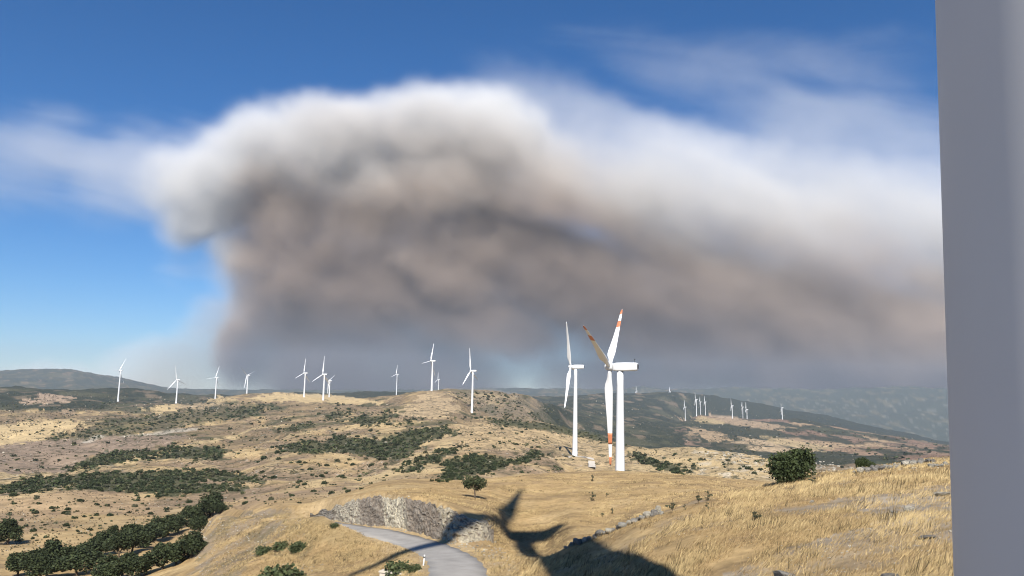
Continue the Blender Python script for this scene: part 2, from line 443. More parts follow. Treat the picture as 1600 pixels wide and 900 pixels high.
# wooded country beyond the first ridges
paint((R2 > 1550) & (WX < 345) & (WY < 640), WOOD)
paint((R2 > 1500) & (WX > 330) & (WX < 640) & (R2 > 2450), WOOD)
paint((R2 > 1250) & (WX > 835) & (WX < 1085), WOOD)
paint((R2 > 2000) & (WX >= 600) & (WX < 860), WOOD)
paint((R2 > 4150), WOOD)
paint((R2 > 5600), (0.05, 0.065, 0.05))
paint((R2 > 5600) * smooth(0.2, 0.5, fbm(X_g / 140, Y_g / 330, 4, 52)), PALE, 0.13)
paint((R2 > 6300) & (WX > 1150) & (WY > 622) & (fbm(X_g / 45, Y_g / 120, 2, 54) > 0.5), CHALK, 0.12)
# patchwork of fields on the right
def hash_cell(ix, iy, m): return _perm[(_perm[ix % 512] + iy) % 512] % m
gx, gy = X_g / 150 + 0.5 * n_far + Y_g / 900, Y_g / 300 + 0.5 * fbm(X_g / 300, Y_g / 300, 2, 57)
gy = gy + 0.37 * np.floor(gx)
cell = hash_cell(np.floor(gx).astype(int), np.floor(gy).astype(int), 11)
pal = [(0.22, 0.14, 0.10), WOOD, (0.30, 0.20, 0.13), (0.036, 0.048, 0.03), (0.40, 0.28, 0.17), BROWN, WOOD, (0.05, 0.06, 0.036), (0.25, 0.165, 0.115), (0.46, 0.34, 0.21), (0.03, 0.04, 0.027)]
fields = (R2 > 1150) & (R2 < 4150) & (WX > 1068) & (WY > 645)
for k, c in enumerate(pal): paint(fields & (cell == k), c, 0.95)
edge = np.maximum(np.abs(gy % 1 - 0.5), np.abs(gx % 1 - 0.5))
paint(fields & (edge > 0.445), WOOD, 0.85)
paint(fields * smooth(0.15, 0.45, fbm(X_g / 120, Y_g / 260, 3, 58)), WOOD, 0.9)
# broken light and dark of the wooded hills
wooded = ((R2 > 1550) & (WX < 345) & (WY < 645)) | ((R2 > 1250) & (WX > 835) & (WX < 1085))
paint(wooded * smooth(0.1, 0.5, fbm(X_g / 130, Y_g / 240, 4, 59)), (0.085, 0.085, 0.05), 0.8)
paint(wooded * smooth(0.42, 0.6, fbm(X_g / 90, Y_g / 200, 3, 60)), (0.22, 0.165, 0.11), 0.7)
paint((R2 > 380) & (R2 < 1000) & (WX > 985) & (WX < 1260), PALE, 0.75)
paint(((R2 > 440) & (R2 < 1000) & (WX > 1090) & (WX < 1330)) * smooth(0.1, 0.5, n_mid), CHALK, 0.45)
# dry fields and bare tops
for poly, c, a in [
    ([(28, 630), (70, 614), (115, 620), (100, 627), (60, 632)], (0.40, 0.29, 0.2), 1),
    ([(-60, 668), (30, 662), (125, 657), (130, 664), (60, 688), (0, 697), (-60, 698)], PALE, 1),
    ([(-60, 700), (60, 690), (180, 680), (300, 680), (230, 700), (150, 715), (95, 738), (-60, 742)], (0.27, 0.20, 0.145), 0.9),
    ([(-60, 742), (90, 738), (80, 748), (-60, 762)], PALE, 0.6),
    ([(-60, 780), (120, 765), (240, 778), (230, 800), (60, 805), (-60, 800)], (0.40, 0.28, 0.16), 0.8),
    ([(215, 640), (275, 630), (300, 634), (250, 645)], PALE, 1), ([(315, 626), (350, 619), (375, 624), (340, 629)], PALE, 1),
    ([(270, 634), (345, 628), (345, 634), (280, 641)], (0.36, 0.27, 0.16), 1),
    ([(400, 620), (440, 614), (520, 617), (560, 622), (600, 629), (560, 632), (480, 628), (400, 626)], PALE, 0.9),
    ([(640, 635), (670, 612), (700, 616), (720, 640), (690, 655), (620, 650)], (0.46, 0.34, 0.2), 0.9),
    ([(690, 612), (740, 606), (800, 612), (850, 630), (850, 660), (760, 652), (735, 630)], (0.22, 0.18, 0.13), 0.5),
    ([(560, 745), (620, 725), (660, 710), (700, 735), (620, 752)], PALE, 0.5),
    ([(660, 690), (740, 660), (860, 662), (900, 680), (860, 700), (720, 705)], (0.46, 0.335, 0.185), 0.8),
    ([(870, 672), (920, 676), (1000, 715), (940, 735), (870, 720)], (0.46, 0.34, 0.19), 0.8),
    ([(1120, 648), (1160, 655), (1240, 668), (1210, 672), (1110, 660)], (0.42, 0.30, 0.19), 0.9),
    ([(1075, 668), (1115, 672), (1150, 690), (1120, 692), (1080, 680)], (0.42, 0.30, 0.18), 0.9),
    ([(1190, 680), (1250, 690), (1300, 700), (1280, 705), (1200, 692)], PALE, 0.7),
    ([(1080, 652), (1100, 650), (1135, 660), (1130, 664), (1085, 658)], PALE, 0.8)]:
    paint(in_poly(WX, WY, poly) & (R2 > 250), c, a)
SCRUB_POLYS = {
    'gully': [(0, 757), (60, 748), (120, 742), (180, 738), (250, 738), (300, 741), (330, 748), (260, 768), (200, 770), (120, 763), (60, 768), (0, 775)],
    'bank': [(92, 737), (130, 724), (180, 707), (215, 706), (270, 699), (350, 700), (350, 718), (270, 716), (180, 723), (130, 735)],
    'terrace': [(240, 738), (320, 733), (400, 745), (412, 756), (330, 750), (250, 748)],
    'terrace_b': [(243, 762), (300, 757), (385, 756), (380, 765), (300, 772), (245, 776)],
    'hillside': [(60, 688), (110, 675), (180, 655), (300, 640), (400, 630), (440, 632), (380, 650), (300, 665), (200, 680), (100, 688)],
    'hollow': [(430, 697), (500, 690), (520, 682), (600, 688), (640, 672), (700, 668), (712, 676), (660, 692), (640, 714), (600, 718), (540, 706), (490, 708), (440, 706)],
    'spur': [(612, 737), (650, 716), (735, 690), (722, 700), (682, 719), (650, 738)],
    'spur_b': [(668, 755), (700, 741), (690, 726), (720, 713), (770, 712), (800, 718), (845, 706), (848, 714), (800, 728), (740, 743), (690, 755)],
    'strip': [(500, 652), (545, 640), (560, 641), (520, 656)],
    'strip_b': [(545, 656), (570, 650), (625, 645), (600, 660), (570, 666)],
    'strip_c': [(620, 666), (660, 648), (640, 664)],
    'strip_d': [(430, 673), (480, 661), (485, 668), (440, 677)],
    'hedge': [(985, 704), (1010, 714), (1040, 724), (1082, 737), (1062, 741), (1000, 723)],
    'flank': [(760, 655), (860, 662), (930, 676), (985, 700), (940, 690), (860, 674), (770, 664)],
    'gorge': [(380, 640), (440, 632), (400, 648), (340, 660)],
}
for k, poly in SCRUB_POLYS.items():
    paint(in_poly(WX, WY, poly) & (R2 > 230), SCRUB, 0.6 if k == 'hillside' else 0.88)
def paint_track(pts, w, c_, a):
    P_ = cast([p[0] for p in pts], [p[1] for p in pts]); P_ = P_[~np.isnan(P_[:, 0])]
    P_ = resample(P_, 160)
    m = np.zeros(X_g.shape)
    k = (np.abs(PXg - np.mean([p[0] for p in pts])) < 260) & (R2 > 180) & (R2 < 2600)
    xx, yy = X_g[k], Y_g[k]
    dd = np.full(xx.shape, 1e9)
    for s_ in range(0, 160, 1): dd = np.minimum(dd, np.hypot(xx - P_[s_, 0], yy - P_[s_, 1]))
    m[k] = 1 - smooth(w * 0.5, w, dd)
    paint(m, c_, a)
paint_track([(130, 737), (200, 722), (260, 705), (320, 690), (380, 676), (440, 664)], 9, PALE, 0.8)
paint_track([(0, 777), (60, 772), (110, 758)], 7, PALE, 0.7)
paint_track([(140, 690), (200, 682), (260, 676), (300, 671)], 11, CHALK, 0.5)
paint_track([(560, 760), (600, 742), (640, 722), (665, 708), (700, 690)], 7, PALE, 0.8)
paint_track([(690, 652), (640, 662), (560, 668), (480, 676), (420, 690)], 8, PALE, 0.6)
# bare earth and stones of the near slopes
BARE_PX = [(1120, 905), (1260, 848), (1380, 812), (1330, 796), (1200, 800), (1330, 778), (1500, 755), (1700, 745), (1700, 960), (1120, 960)]
knoll = in_poly(WX, WY, [(300, 900), (330, 800), (480, 795), (420, 850), (360, 910)]) & (R2 < 160)
paint(knoll * smooth(-0.4, 0.2, n_mid), (0.25, 0.20, 0.14), 0.85)
paint(in_poly(WX, WY, [(300, 910), (480, 910), (560, 870), (470, 800), (340, 800)]) * smooth(0.1, 0.4, fbm(X_g / 4, Y_g / 7, 4, 73)) * (R2 < 160), (0.17, 0.14, 0.08), 0.75)
paint(in_poly(WX, WY, [(420, 800), (500, 806), (600, 830), (560, 860), (470, 840)]) & (R2 < 130), (0.30, 0.225, 0.11), 0.6)
paint(in_poly(WX, WY, BARE_PX) * smooth(-0.35, 0.1, n_mid), GREY, 0.8)
paint((R2 < 75) * smooth(0.12, 0.45, fbm(X_g / 5.5, Y_g / 5.5, 3, 71)), (0.25, 0.20, 0.14), 0.7)
paint(in_poly(WX, WY, [(1100, 800), (1200, 792), (1330, 780), (1400, 790), (1300, 800), (1150, 812)]), (0.27, 0.21, 0.14), 0.6)
paint((RD < 4.6) & (RD > ROAD_W / 2 - 0.4), (0.42, 0.31, 0.17), 0.8)
speck = smooth(230, 420, R2) * (1 - 0.6 * smooth(2500, 5000, R2)) * np.clip(0.75 + 0.9 * n_big, 0.1, 1)
for poly in ([(-60, 668), (30, 662), (125, 657), (130, 664), (60, 688), (0, 697), (-60, 698)], [(215, 640), (275, 630), (300, 634), (250, 645)], [(400, 620), (440, 614), (520, 617), (560, 622), (600, 629), (560, 632), (480, 628), (400, 626)]):
    speck = np.where(in_poly(WX, WY, poly), 0.1, speck)
ground_tint = np.concatenate([np.clip(tint, 0.01, 0.8), speck[..., None]], -1)

def ground_sheet():
    # fan in view, plus a coarse ring all round so that the place goes on behind the camera
    V = np.stack([X_g, Y_g, Z_g], -1).reshape(-1, 3)
    i, j = np.meshgrid(np.arange(N_AZ - 1), np.arange(N_R - 1), indexing='ij')
    a = (i * N_R + j).ravel()
    Q = np.stack([a, a + N_R, a + N_R + 1, a + 1], -1)
    nb = 90
    back = np.linspace(AZ_HI, AZ_LO + 2 * PI, nb + 2)[1:-1]
    jj = np.unique(np.concatenate([np.arange(0, N_R, 6), [N_R - 1]]))
    # the ring reuses the fan's border vertices at every radius so there is no crack
    B = []
    for b in back:
        w = (b - AZ_HI) / (AZ_LO + 2 * PI - AZ_HI)
        tR, tL = Z_g[-1], Z_g[0]
        zb = tR * (1 - w) + tL * w
        z = zb * 0.6 + 0.4 * (-4.8 - 0.03 * r_g) if True else zb
        k = math.sin(PI * w) ** 0.5
        z = zb * (1 - k) + k * z
        B.append(np.stack([r_g * math.sin(b), r_g * math.cos(b), z], -1)[None])
    Bv = np.concatenate(B, 0)
    n0 = len(V)
    ringV = np.concatenate([V, Bv.reshape(-1, 3)], 0)
    def vid(c, j_):
        if c == 0: return (N_AZ - 1) * N_R + j_
        if c == nb + 1: return j_
        return n0 + (c - 1) * N_R + j_
    Q2 = []
    jx = np.arange(N_R - 1)
    for c in range(nb + 1):
        Q2.append(np.stack([vid(c, jx), vid(c + 1, jx), vid(c + 1, jx + 1), vid(c, jx + 1)], -1))
    # centre disc
    ctr = len(ringV)
    ringV = np.concatenate([ringV, [[0, 0, Z_g[:, 0].mean()]]], 0)
    rim = np.concatenate([np.arange(N_AZ) * N_R, n0 + np.arange(nb) * N_R])
    T3 = np.stack([np.full(len(rim), ctr), np.roll(rim, -1), rim], -1)
    tn = np.zeros((len(ringV), 4)); tn[:] = (0.4, 0.29, 0.15, 0.5)
    tn[:n0] = ground_tint.reshape(-1, 4)
    me = mesh_np('ground', ringV, tris=T3, quads=np.concatenate([Q[:, ::-1]] + [q[:, ::-1] for q in Q2], 0), smooth_=True, tint=tn)
    return tag(obj('ground', me, M['ground']), 'dry golden hill country with scrub, fields and far wooded ridges', 'ground', kind='structure')
ground_sheet()
# ------------------------------------------------------------------ road
def road():
    P = ROAD
    tg = np.gradient(P[:, :2], axis=0); tg /= np.linalg.norm(tg, axis=1)[:, None]
    nm = np.stack([-tg[:, 1], tg[:, 0]], -1)
    prof = [(-0.5, -0.35), (-0.5, 0.0), (-0.25, 0.03), (0, 0.045), (0.25, 0.03), (0.5, 0.0), (0.5, -0.35)]
    V, n = [], len(prof)
    for i in range(len(P)):
        for k, (s, z) in enumerate(prof):
            w = ROAD_W + (0.18 * math.sin(i * 0.9) + 0.12 * math.sin(i * 2.3 + k)) * (1 if abs(s) == 0.5 else 0)
            V.append((P[i, 0] + nm[i, 0] * s * w, P[i, 1] + nm[i, 1] * s * w, P[i, 2] + z))
    Q = [(i * n + k, (i + 1) * n + k, (i + 1) * n + k + 1, i * n + k + 1) for i in range(len(P) - 1) for k in range(n - 1)]
    tag(obj('road', mesh_np('road', np.array(V), quads=np.array(Q), smooth_=True), M['asphalt']),
        'narrow grey asphalt road curving below the rock cut', 'road', kind='structure')
road()

# ------------------------------------------------------------------ rock cut above the road: a rough face of broken rock just proud of the hill
def rock_face():
    nx, ny = 330, 44
    xs = np.linspace(484, 772, nx)
    azs = px_dir(xs, np.full(nx, 812.0))[0]
    # foot and brow of the steep band of the hill, bearing by bearing
    rs = np.arange(72, 124, 0.4)
    hz = height(rs[None] * np.sin(azs)[:, None], rs[None] * np.cos(azs)[:, None])
    sl = np.gradient(hz, rs, axis=1)
    guess = np.interp(xs, [484, 500, 560, 600, 650, 700, 750, 772], [114, 113, 103.5, 99.5, 91.5, 84, 84.5, 87])
    sl = np.where(np.abs(rs[None] - guess[:, None]) < 6, sl, -1)
    jc = np.argmax(sl, axis=1)
    rB, rT = np.zeros(nx), np.zeros(nx)
    for i_ in range(nx):
        m_ = 0.42 * sl[i_, jc[i_]]
        a_ = b_ = jc[i_]
        while a_ > 0 and sl[i_, a_] > m_: a_ -= 1
        while b_ < len(rs) - 1 and sl[i_, b_] > m_: b_ += 1
        rB[i_], rT[i_] = rs[a_], rs[b_]
    ker = np.ones(15) / 15
    rB = np.convolve(np.pad(rB, 7, 'edge'), ker, 'valid') - 0.3 + 0.4 * fbm(xs / 14, xs * 0 + 9, 3, 66)
    rT = np.convolve(np.pad(rT, 7, 'edge'), ker, 'valid') + 0.3 + 0.9 * fbm(xs / 20, xs * 0, 4, 63)
    def on_ground(r_):
        x_, y_ = r_ * np.sin(azs), r_ * np.cos(azs)
        return np.stack([x_, y_, height(x_, y_)], -1)
    B, Tp = on_ground(rB), on_ground(rT)
    s = np.linspace(0, 1, ny)
    P = B[:, None] * (1 - s)[None, :, None] + Tp[:, None] * s[None, :, None]
    P[..., 2] = np.maximum(P[..., 2], height(P[..., 0], P[..., 1]))
    u = np.cumsum(np.concatenate([[0], np.linalg.norm(np.diff(B[:, :2], axis=0), axis=1)]))[:, None] + 0 * s
    v = s[None] * 4.2 + 0 * u
    n1 = np.abs(fbm(u / 1.9 + v / 2.2, v / 0.75 - u / 6, 4, 61)); n2 = fbm(u / 0.7 + v / 1.3, v / 0.33 - u / 3, 3, 65); n3 = np.abs(fbm(u / 5.0 + 0.3 * v, v / 4, 2, 68))
    fade = np.sin(PI * np.clip(s, 0.0, 1.0))[None] ** 0.5
    out = (0.25 + 0.75 * n3 + 0.6 * n1 + 0.28 * n2) * fade
    d = B[:, :2] - Tp[:, :2]; d = d / np.linalg.norm(d, axis=1)[:, None]
    P[..., 0] += d[:, None, 0] * out * 0.85; P[..., 1] += d[:, None, 1] * out * 0.85
    P[..., 2] += out * 0.22 + 0.02 - 0.5 * (1 - fade)
    col = np.zeros((nx, ny, 3)); col[:] = (0.205, 0.168, 0.13)
    X = xs[:, None] + 5 * n2 + 9 * (s[None] - 0.5)
    g = smooth(0.1, 0.5, n1 + 0.3 * n2)[..., None]
    col = col * (1 - 0.5 * g) + np.array((0.30, 0.265, 0.215)) * 0.5 * g
    for a, b, c, w in [(484, 520, (0.26, 0.245, 0.21), 0.8), (522, 562, (0.42, 0.38, 0.29), 0.75), (598, 634, (0.56, 0.50, 0.37), 0.95), (688, 768, (0.48, 0.42, 0.30), 0.75)]:
        m = (smooth(a - 4, a + 6, X) * (1 - smooth(b - 6, b + 4, X)) * w * smooth(-0.35, 0.1, n2 + 0.2))[..., None]
        col = col * (1 - m) + np.array(c) * m
    m = (smooth(0.3, 0.0, np.abs(xs[:, None] - 715) / 30 + 0.6 * s[None]) * 0.9)[..., None]
    col = col * (1 - m) + np.array((0.36, 0.25, 0.13)) * m
    i, j = np.meshgrid(np.arange(nx - 1), np.arange(ny - 1), indexing='ij')
    a = (i * ny + j).ravel()
    o = obj('rock_face', mesh_np('rock_face', P.reshape(-1, 3), quads=np.stack([a, a + ny, a + ny + 1, a + 1], -1), tint=col.reshape(-1, 3)), M['rock'])
    tag(o, 'rough grey and cream rock cut standing over the road bend', 'rock face', kind='structure')
    return P, col
RF_P, RF_C = rock_face()

# ------------------------------------------------------------------ wind turbines
def lathe(bm, prof, seg=32, axis='z'):
    rings = []
    for r, h in prof:
        ring = []
        for k in range(seg):
            a = 2 * PI * k / seg
            c = (r * math.cos(a), r * math.sin(a), h) if axis == 'z' else (r * math.cos(a), h, r * math.sin(a))
            ring.append(bm.verts.new(c))
        rings.append(ring)
    for A, B in zip(rings, rings[1:]):
        for k in range(seg):
            bm.faces.new((A[k], A[(k + 1) % seg], B[(k + 1) % seg], B[k]))
    bm.faces.new(rings[0][::-1]); bm.faces.new(rings[-1])
    return rings

TOWER_H, BLADE_L = 72.0, 37.0
def tower_mesh():
    bm = bmesh.new()
    prof = [(2.25, -1.5), (2.25, 0.25), (2.0, 0.28)] + [(2.0 - 0.85 * k / 12, 0.28 + (TOWER_H - 0.28) * k / 12) for k in range(1, 13)]
    lathe(bm, prof, 40)
    me = bm_mesh('tower', bm)
    return me

def box(bm, x0, x1, y0, y1, z0, z1):
    v = [bm.verts.new((x, y, z)) for z in (z0, z1) for y in (y0, y1) for x in (x0, x1)]
    for f in ((0, 2, 3, 1), (4, 5, 7, 6), (0, 1, 5, 4), (2, 6, 7, 3), (0, 4, 6, 2), (1, 3, 7, 5)):
        bm.faces.new([v[i] for i in f])
    return v

def nacelle_mesh():
    bm = bmesh.new()
    # rounded box section swept along y: front (towards the rotor) narrower, rear slightly drooped
    secs = [(2.7, 1.05, 0.35, 2.25), (2.4, 1.45, 0.1, 2.75), (1.2, 1.62, 0.0, 3.05), (-2.0, 1.65, 0.02, 3.15), (-5.6, 1.6, 0.25, 3.12), (-6.3, 1.5, 0.4, 3.0), (-6.42, 1.3, 0.6, 2.8)]
    rings = []
    for y, w, z0, z1 in secs:
        cx, cz, hw, hh = 0, (z0 + z1) / 2, w, (z1 - z0) / 2
        ring = []
        for k in range(24):
            a = 2 * PI * k / 24
            c, s = math.cos(a), math.sin(a)
            e = 0.34
            ring.append(bm.verts.new((hw * math.copysign(abs(c) ** e, c), y, cz + hh * math.copysign(abs(s) ** e, s))))
        rings.append(ring)
    for A, B in zip(rings, rings[1:]):
        for k in range(24): bm.faces.new((A[k], B[k], B[(k + 1) % 24], A[(k + 1) % 24]))
    bm.faces.new(rings[0]); bm.faces.new(rings[-1][::-1])
    return bm_mesh('nacelle', bm)

def hub_mesh():
    bm = bmesh.new()
    lathe(bm, [(1.15, 2.72), (1.42, 2.95), (1.5, 3.6), (1.42, 4.4), (1.15, 5.1), (0.75, 5.6), (0.3, 5.85), (0.04, 5.9)], 28, 'y')
    return bm_mesh('hub', bm)

def blade_mesh(f0=0.0, f1=1.0, grow=0.0, n=26):
    """airfoil loft along +Z, span BLADE_L, chord roughly in the rotor plane"""
    prof = []
    for k in range(20):
        a = 2 * PI * k / 20
        x = 0.5 * (1 + math.cos(a))
        th = 5 * 0.17 * (0.2969 * math.sqrt(max(x, 0)) - 0.126 * x - 0.3516 * x * x + 0.2843 * x**3 - 0.1015 * x**4)
        prof.append((x - 0.32, th if a <= PI else -th, a))
    rings, bm = [], bmesh.new()
    for i in range(n + 1):
        f = f0 + (f1 - f0) * i / n
        z = 0.9 + f * (BLADE_L - 0.9)
        chord = float(np.interp(f, [0, 0.04, 0.10, 0.18, 0.26, 0.5, 0.75, 0.92, 0.975, 1.0], [1.5, 1.5, 2.1, 3.0, 2.95, 2.1, 1.4, 0.95, 0.7, 0.12])) + grow
        round_ = 1 - float(smooth(0.03, 0.17, np.float64(f)))
        tw = R(float(np.interp(f, [0, 0.2, 0.5, 1.0], [17, 14, 6, 1])) + 74)     # feathered: the machines stand still
        ring = []
        for x, y, a in prof:
            tk = 1.6 if f < 0.3 else 1.0 + 0.6 * max(0, (0.5 - f) / 0.2)
            px_, py_ = x * chord, y * chord * tk + (grow * 0.5 if y > 0 else -grow * 0.5)
            cx_, cy_ = 0.5 * 1.55 * math.cos(a), 0.5 * 1.55 * math.sin(a)
            X, Y = px_ * (1 - round_) + cx_ * round_, py_ * (1 - round_) + cy_ * round_
            bend = 0.9 * f * f
            ring.append(bm.verts.new((X * math.cos(tw) - Y * math.sin(tw), X * math.sin(tw) + Y * math.cos(tw) + bend, z)))
        rings.append(ring)
    for A, B in zip(rings, rings[1:]):
        for k in range(20): bm.faces.new((A[k], A[(k + 1) % 20], B[(k + 1) % 20], B[k]))
    bm.faces.new(rings[0][::-1]); bm.faces.new(rings[-1])
    return bm_mesh('blade', bm)

def door_mesh():
    bm = bmesh.new()
    for k in range(7):                                       # curved steel door following the tower wall
        pass
    outer, inner = [], []
    for k in range(9):
        a = -PI / 2 + (k - 4) * 0.058
        for r, L in ((2.06, outer), (1.9, inner)):
            L.append([bm.verts.new((r * math.cos(a), r * math.sin(a), z)) for z in (0.55, 1.2, 2.2, 2.75 - 0.03 * (k - 4) ** 2)])
    for k in range(8):
        for j in range(3):
            bm.faces.new((outer[k][j], outer[k + 1][j], outer[k + 1][j + 1], outer[k][j + 1]))
        bm.faces.new((outer[k][3], outer[k + 1][3], inner[k + 1][3], inner[k][3]))
        bm.faces.new((outer[k][0], inner[k][0], inner[k + 1][0], outer[k + 1][0]))
    for e in (0, 8):
        for j in range(3): bm.faces.new((outer[e][j], inner[e][j], inner[e][j + 1], outer[e][j + 1]))
    return bm_mesh('door', bm)

def grille_mesh():
    bm = bmesh.new()
    box(bm, -1.05, 1.05, -6.5, -6.4, 0.95, 2.5)
    for k in range(6): box(bm, -1.0, 1.0, -6.56, -6.5, 1.02 + k * 0.25, 1.12 + k * 0.25)
    return bm_mesh('vent', bm, False)

def mast_mesh():
    bm = bmesh.new()
    box(bm, -0.05, 0.05, -5.35, -5.25, 3.05, 4.5); box(bm, -0.6, 0.6, -5.33, -5.27, 4.05, 4.12)
    for s in (-0.6, 0.6): box(bm, s - 0.1, s + 0.1, -5.4, -5.2, 4.12, 4.4)
    return bm_mesh('wind_mast', bm, False)

def found_mesh():
    bm = bmesh.new()
    lathe(bm, [(3.4, -2.5), (3.4, 0.12), (3.2, 0.2), (2.2, 0.22)], 32)
    return bm_mesh('foundation', bm)

MESH = dict(tower=tower_mesh(), nacelle=nacelle_mesh(), hub=hub_mesh(), blade=blade_mesh(), door=door_mesh(), vent=grille_mesh(), mast=mast_mesh(), found=found_mesh())
MESH['band_tip'] = blade_mesh(0.90, 0.985, 0.03, 6)
MESH['band_mid'] = blade_mesh(0.655, 0.77, 0.03, 5)
for k, m in dict(tower='white', nacelle='white', hub='white', blade='blade', door='dark', vent='dark', mast='dark', found='concrete', band_tip='band', band_mid='band').items():
    MESH[k].materials.append(M[m])
YAW = R(-70.2)
HUB_Y, HUB_Z = 4.0, 1.6                                     # rotor centre ahead of the tower axis, above the tower top

def turbine(base, hub_z, phi, label, yaw=YAW, L=BLADE_L, bands=False, group='white wind turbines', far=False):
    """three-bladed turbine; hub_z = height of the rotor centre (m, camera = 0)"""
    s = L / BLADE_L
    t = empty('wind_turbine', base, -yaw)
    tag(t, label, 'wind turbine', group)
    h = hub_z - base[2] - HUB_Z * s
    tw = obj('tower', MESH['tower'], None, t, scale=(s, s, h / TOWER_H))
    if not far:
        obj('door', MESH['door'], None, t, rot=(0, 0, 0), scale=(s, s, s))
        obj('foundation', MESH['found'], None, t)
    na = obj('nacelle', MESH['nacelle'], None, t, (0, 0, h), scale=(s, s, s))
    if not far:
        obj('vent', MESH['vent'], None, na); obj('wind_mast', MESH['mast'], None, na)
    obj('hub', MESH['hub'], None, t, (0, 0, h + HUB_Z * s - 0.0), scale=(s, s, s))
    for k in range(3):
        b = obj('blade', MESH['blade'], None, t, (0, HUB_Y * s, h + HUB_Z * s), (0, phi + k * 2 * PI / 3, 0), (s, s, s))
        if bands:
            obj('tip_band', MESH['band_tip'], None, b); obj('inner_band', MESH['band_mid'], None, b)
    return t

def at_px(x, y, r):
    az, t = px_dir(x, y)
    return float(r * math.sin(az)), float(r * math.cos(az)), float(r * t)

def turbine_px(hx, hy, r, phi, label, L=BLADE_L, bands=False, group='white wind turbines', tall=None, far=False, yaw=YAW):
    """tower axis through hub column hx, rotor centre on image row hy, at distance r"""
    X, Y, Z = at_px(hx, hy, r)
    g = float(height(X, Y))
    return turbine((X, Y, g), Z, R(phi), label, yaw, L, bands, group, far)

turbine_px(969, 573, 318, 49, 'white wind turbine with orange banded blade tips behind the grass crest', 42.0, True, 'large turbines beyond the road')
turbine_px(899.5, 573, 600, -27, 'white wind turbine with plain blades standing on a pale gravel pad', 38.0, False, 'large turbines beyond the road', yaw=R(-77))
G1 = 'turbines along the scrubby ridge'
RIDGE = [(188.5, 579, 2150, 30, 'white turbine in front of the dark wooded hill'),
         (278, 593.5, 2080, -12, 'white turbine at the edge of a bare pale field on the ridge'),
         (338.5, 590, 2330, 22, 'white turbine standing on a pale dry mound of the ridge'),
         (387.5, 586.5, 2300, 70, 'white turbine with two raised blades forming a V'),
         (477, 583, 1950, 8, 'white turbine beside the tall one on the golden ridge top'),
         (507, 585, 1560, 6, 'taller white turbine standing below the golden ridge top'),
         (515.5, 595, 2250, 62, 'small turbine half hidden behind the golden ridge top'),
         (620.5, 585, 2900, 14, 'thin white turbine beyond the dark green plateau'),
         (676, 564, 1470, 20, 'white turbine on the summit of the dry grassy hill'),
         (685.5, 593, 3600, 5, 'tiny turbine showing behind the dry grassy summit'),
         (739, 579.5, 1230, -8, 'white turbine on the stony shoulder of the dry hill')]
for hx, hy, r, ph, lab in RIDGE: turbine_px(hx, hy, r, ph, lab, group=G1, far=r > 1700)
G2 = 'far turbines on the patchwork hill'
for hx, hy, r, ph in [(1070.5, 636, 3560, 10), (1088, 624, 3320, -20), (1094.5, 628, 4050, 35), (1102, 628, 4200, 0), (1144, 634, 3480, -15), (1160.5, 636, 3900, 40),
                      (1167, 640, 3560, 8), (1222, 637, 3520, 60), (995, 611, 4700, 5), (1047, 612, 4750, 20)]:
    turbine_px(hx, hy, r, ph, 'tiny white turbine on the far patchwork hills below the hazy ridges', L=33.0, group=G2, far=True)

# the photographer's own turbine: its shaded tower fills the edge of the view and it casts the shadow on the slope
_d, _Rt = 5.8, 2.1
_azc = float(px_dir(1478, 625)[0]) + math.asin(_Rt / _d)
own_base = (_d * math.sin(_azc), _d * math.cos(_azc), -4.9)
own = turbine(own_base, 67.9, R(21.7), 'wind turbine whose shaded grey tower rises close beside the viewer', R(-63.0), 28.0, False, 'large turbines beyond the road')
# its lowest tower section flares towards the ground, as the edge seen in the photograph does
for ch in own.children:
    if ch.name.startswith('tower'):
        def edge_r(y):
            xe = 1461 + (1490 - 1461) * y / 900
            a, t = px_dir(xe, y)
            return float(_d * math.sin(_azc - a)), float(_d * math.cos(_azc - a) * t)
        (ra, za), (rb, zb) = edge_r(0), edge_r(900)
        sl = (ra - rb) / (za - zb)
        bm = bmesh.new()
        zz0 = own_base[2]
        f = lambda z: rb + sl * (z - zb)
        hh = 67.9 - HUB_Z * 28 / BLADE_L - zz0
        lathe(bm, [(f(zz0) + 0.3, -1.5), (f(zz0) + 0.3, 0.25), (f(zz0 + 0.3), 0.28), (f(zb), zb - zz0), (f(za), za - zz0), (f(za) - 0.12, za - zz0 + 5), (f(za) - 0.3, 24), (1.35, 46), (1.1, hh)], 160)
        ch.data = bm_mesh('tower', bm); ch.data.materials.append(M['white']); ch.scale = (1, 1, 1)
    if ch.name.startswith('blade'): ch.scale = (1.2, 0.9, ch.scale[2])
    if ch.name.startswith(('door', 'foundation')):
        bpy.data.objects.remove(ch)

# gravel pad and service track of the second turbine
def strip(name, pts, w, z=0.25, m='concrete'):
    tt = np.linspace(0, len(pts) - 1, 60)
    P = cast(np.interp(tt, np.arange(len(pts)), [p[0] for p in pts]), np.interp(tt, np.arange(len(pts)), [p[1] for p in pts]))
    P = resample(P[~np.isnan(P[:, 0])], 60)
    tg = np.gradient(P[:, :2], axis=0); tg /= np.linalg.norm(tg, axis=1)[:, None]
    nm = np.stack([-tg[:, 1], tg[:, 0]], -1)
    V, prof = [], [(-0.5, -3.2), (-0.5, 0), (0, 0.05), (0.5, 0), (0.5, -3.2)]
    for i in range(len(P)):
        for k, (s, dz) in enumerate(prof):
            ww = w * (1 + 0.12 * math.sin(i * 1.3 + k))
            V.append((P[i, 0] + nm[i, 0] * s * ww, P[i, 1] + nm[i, 1] * s * ww, P[i, 2] + z + dz))
    n = len(prof)
    Q = [(i * n + k, (i + 1) * n + k, (i + 1) * n + k + 1, i * n + k + 1) for i in range(len(P) - 1) for k in range(n - 1)]
    return obj(name, mesh_np(name, np.array(V), quads=np.array(Q)), M[m])
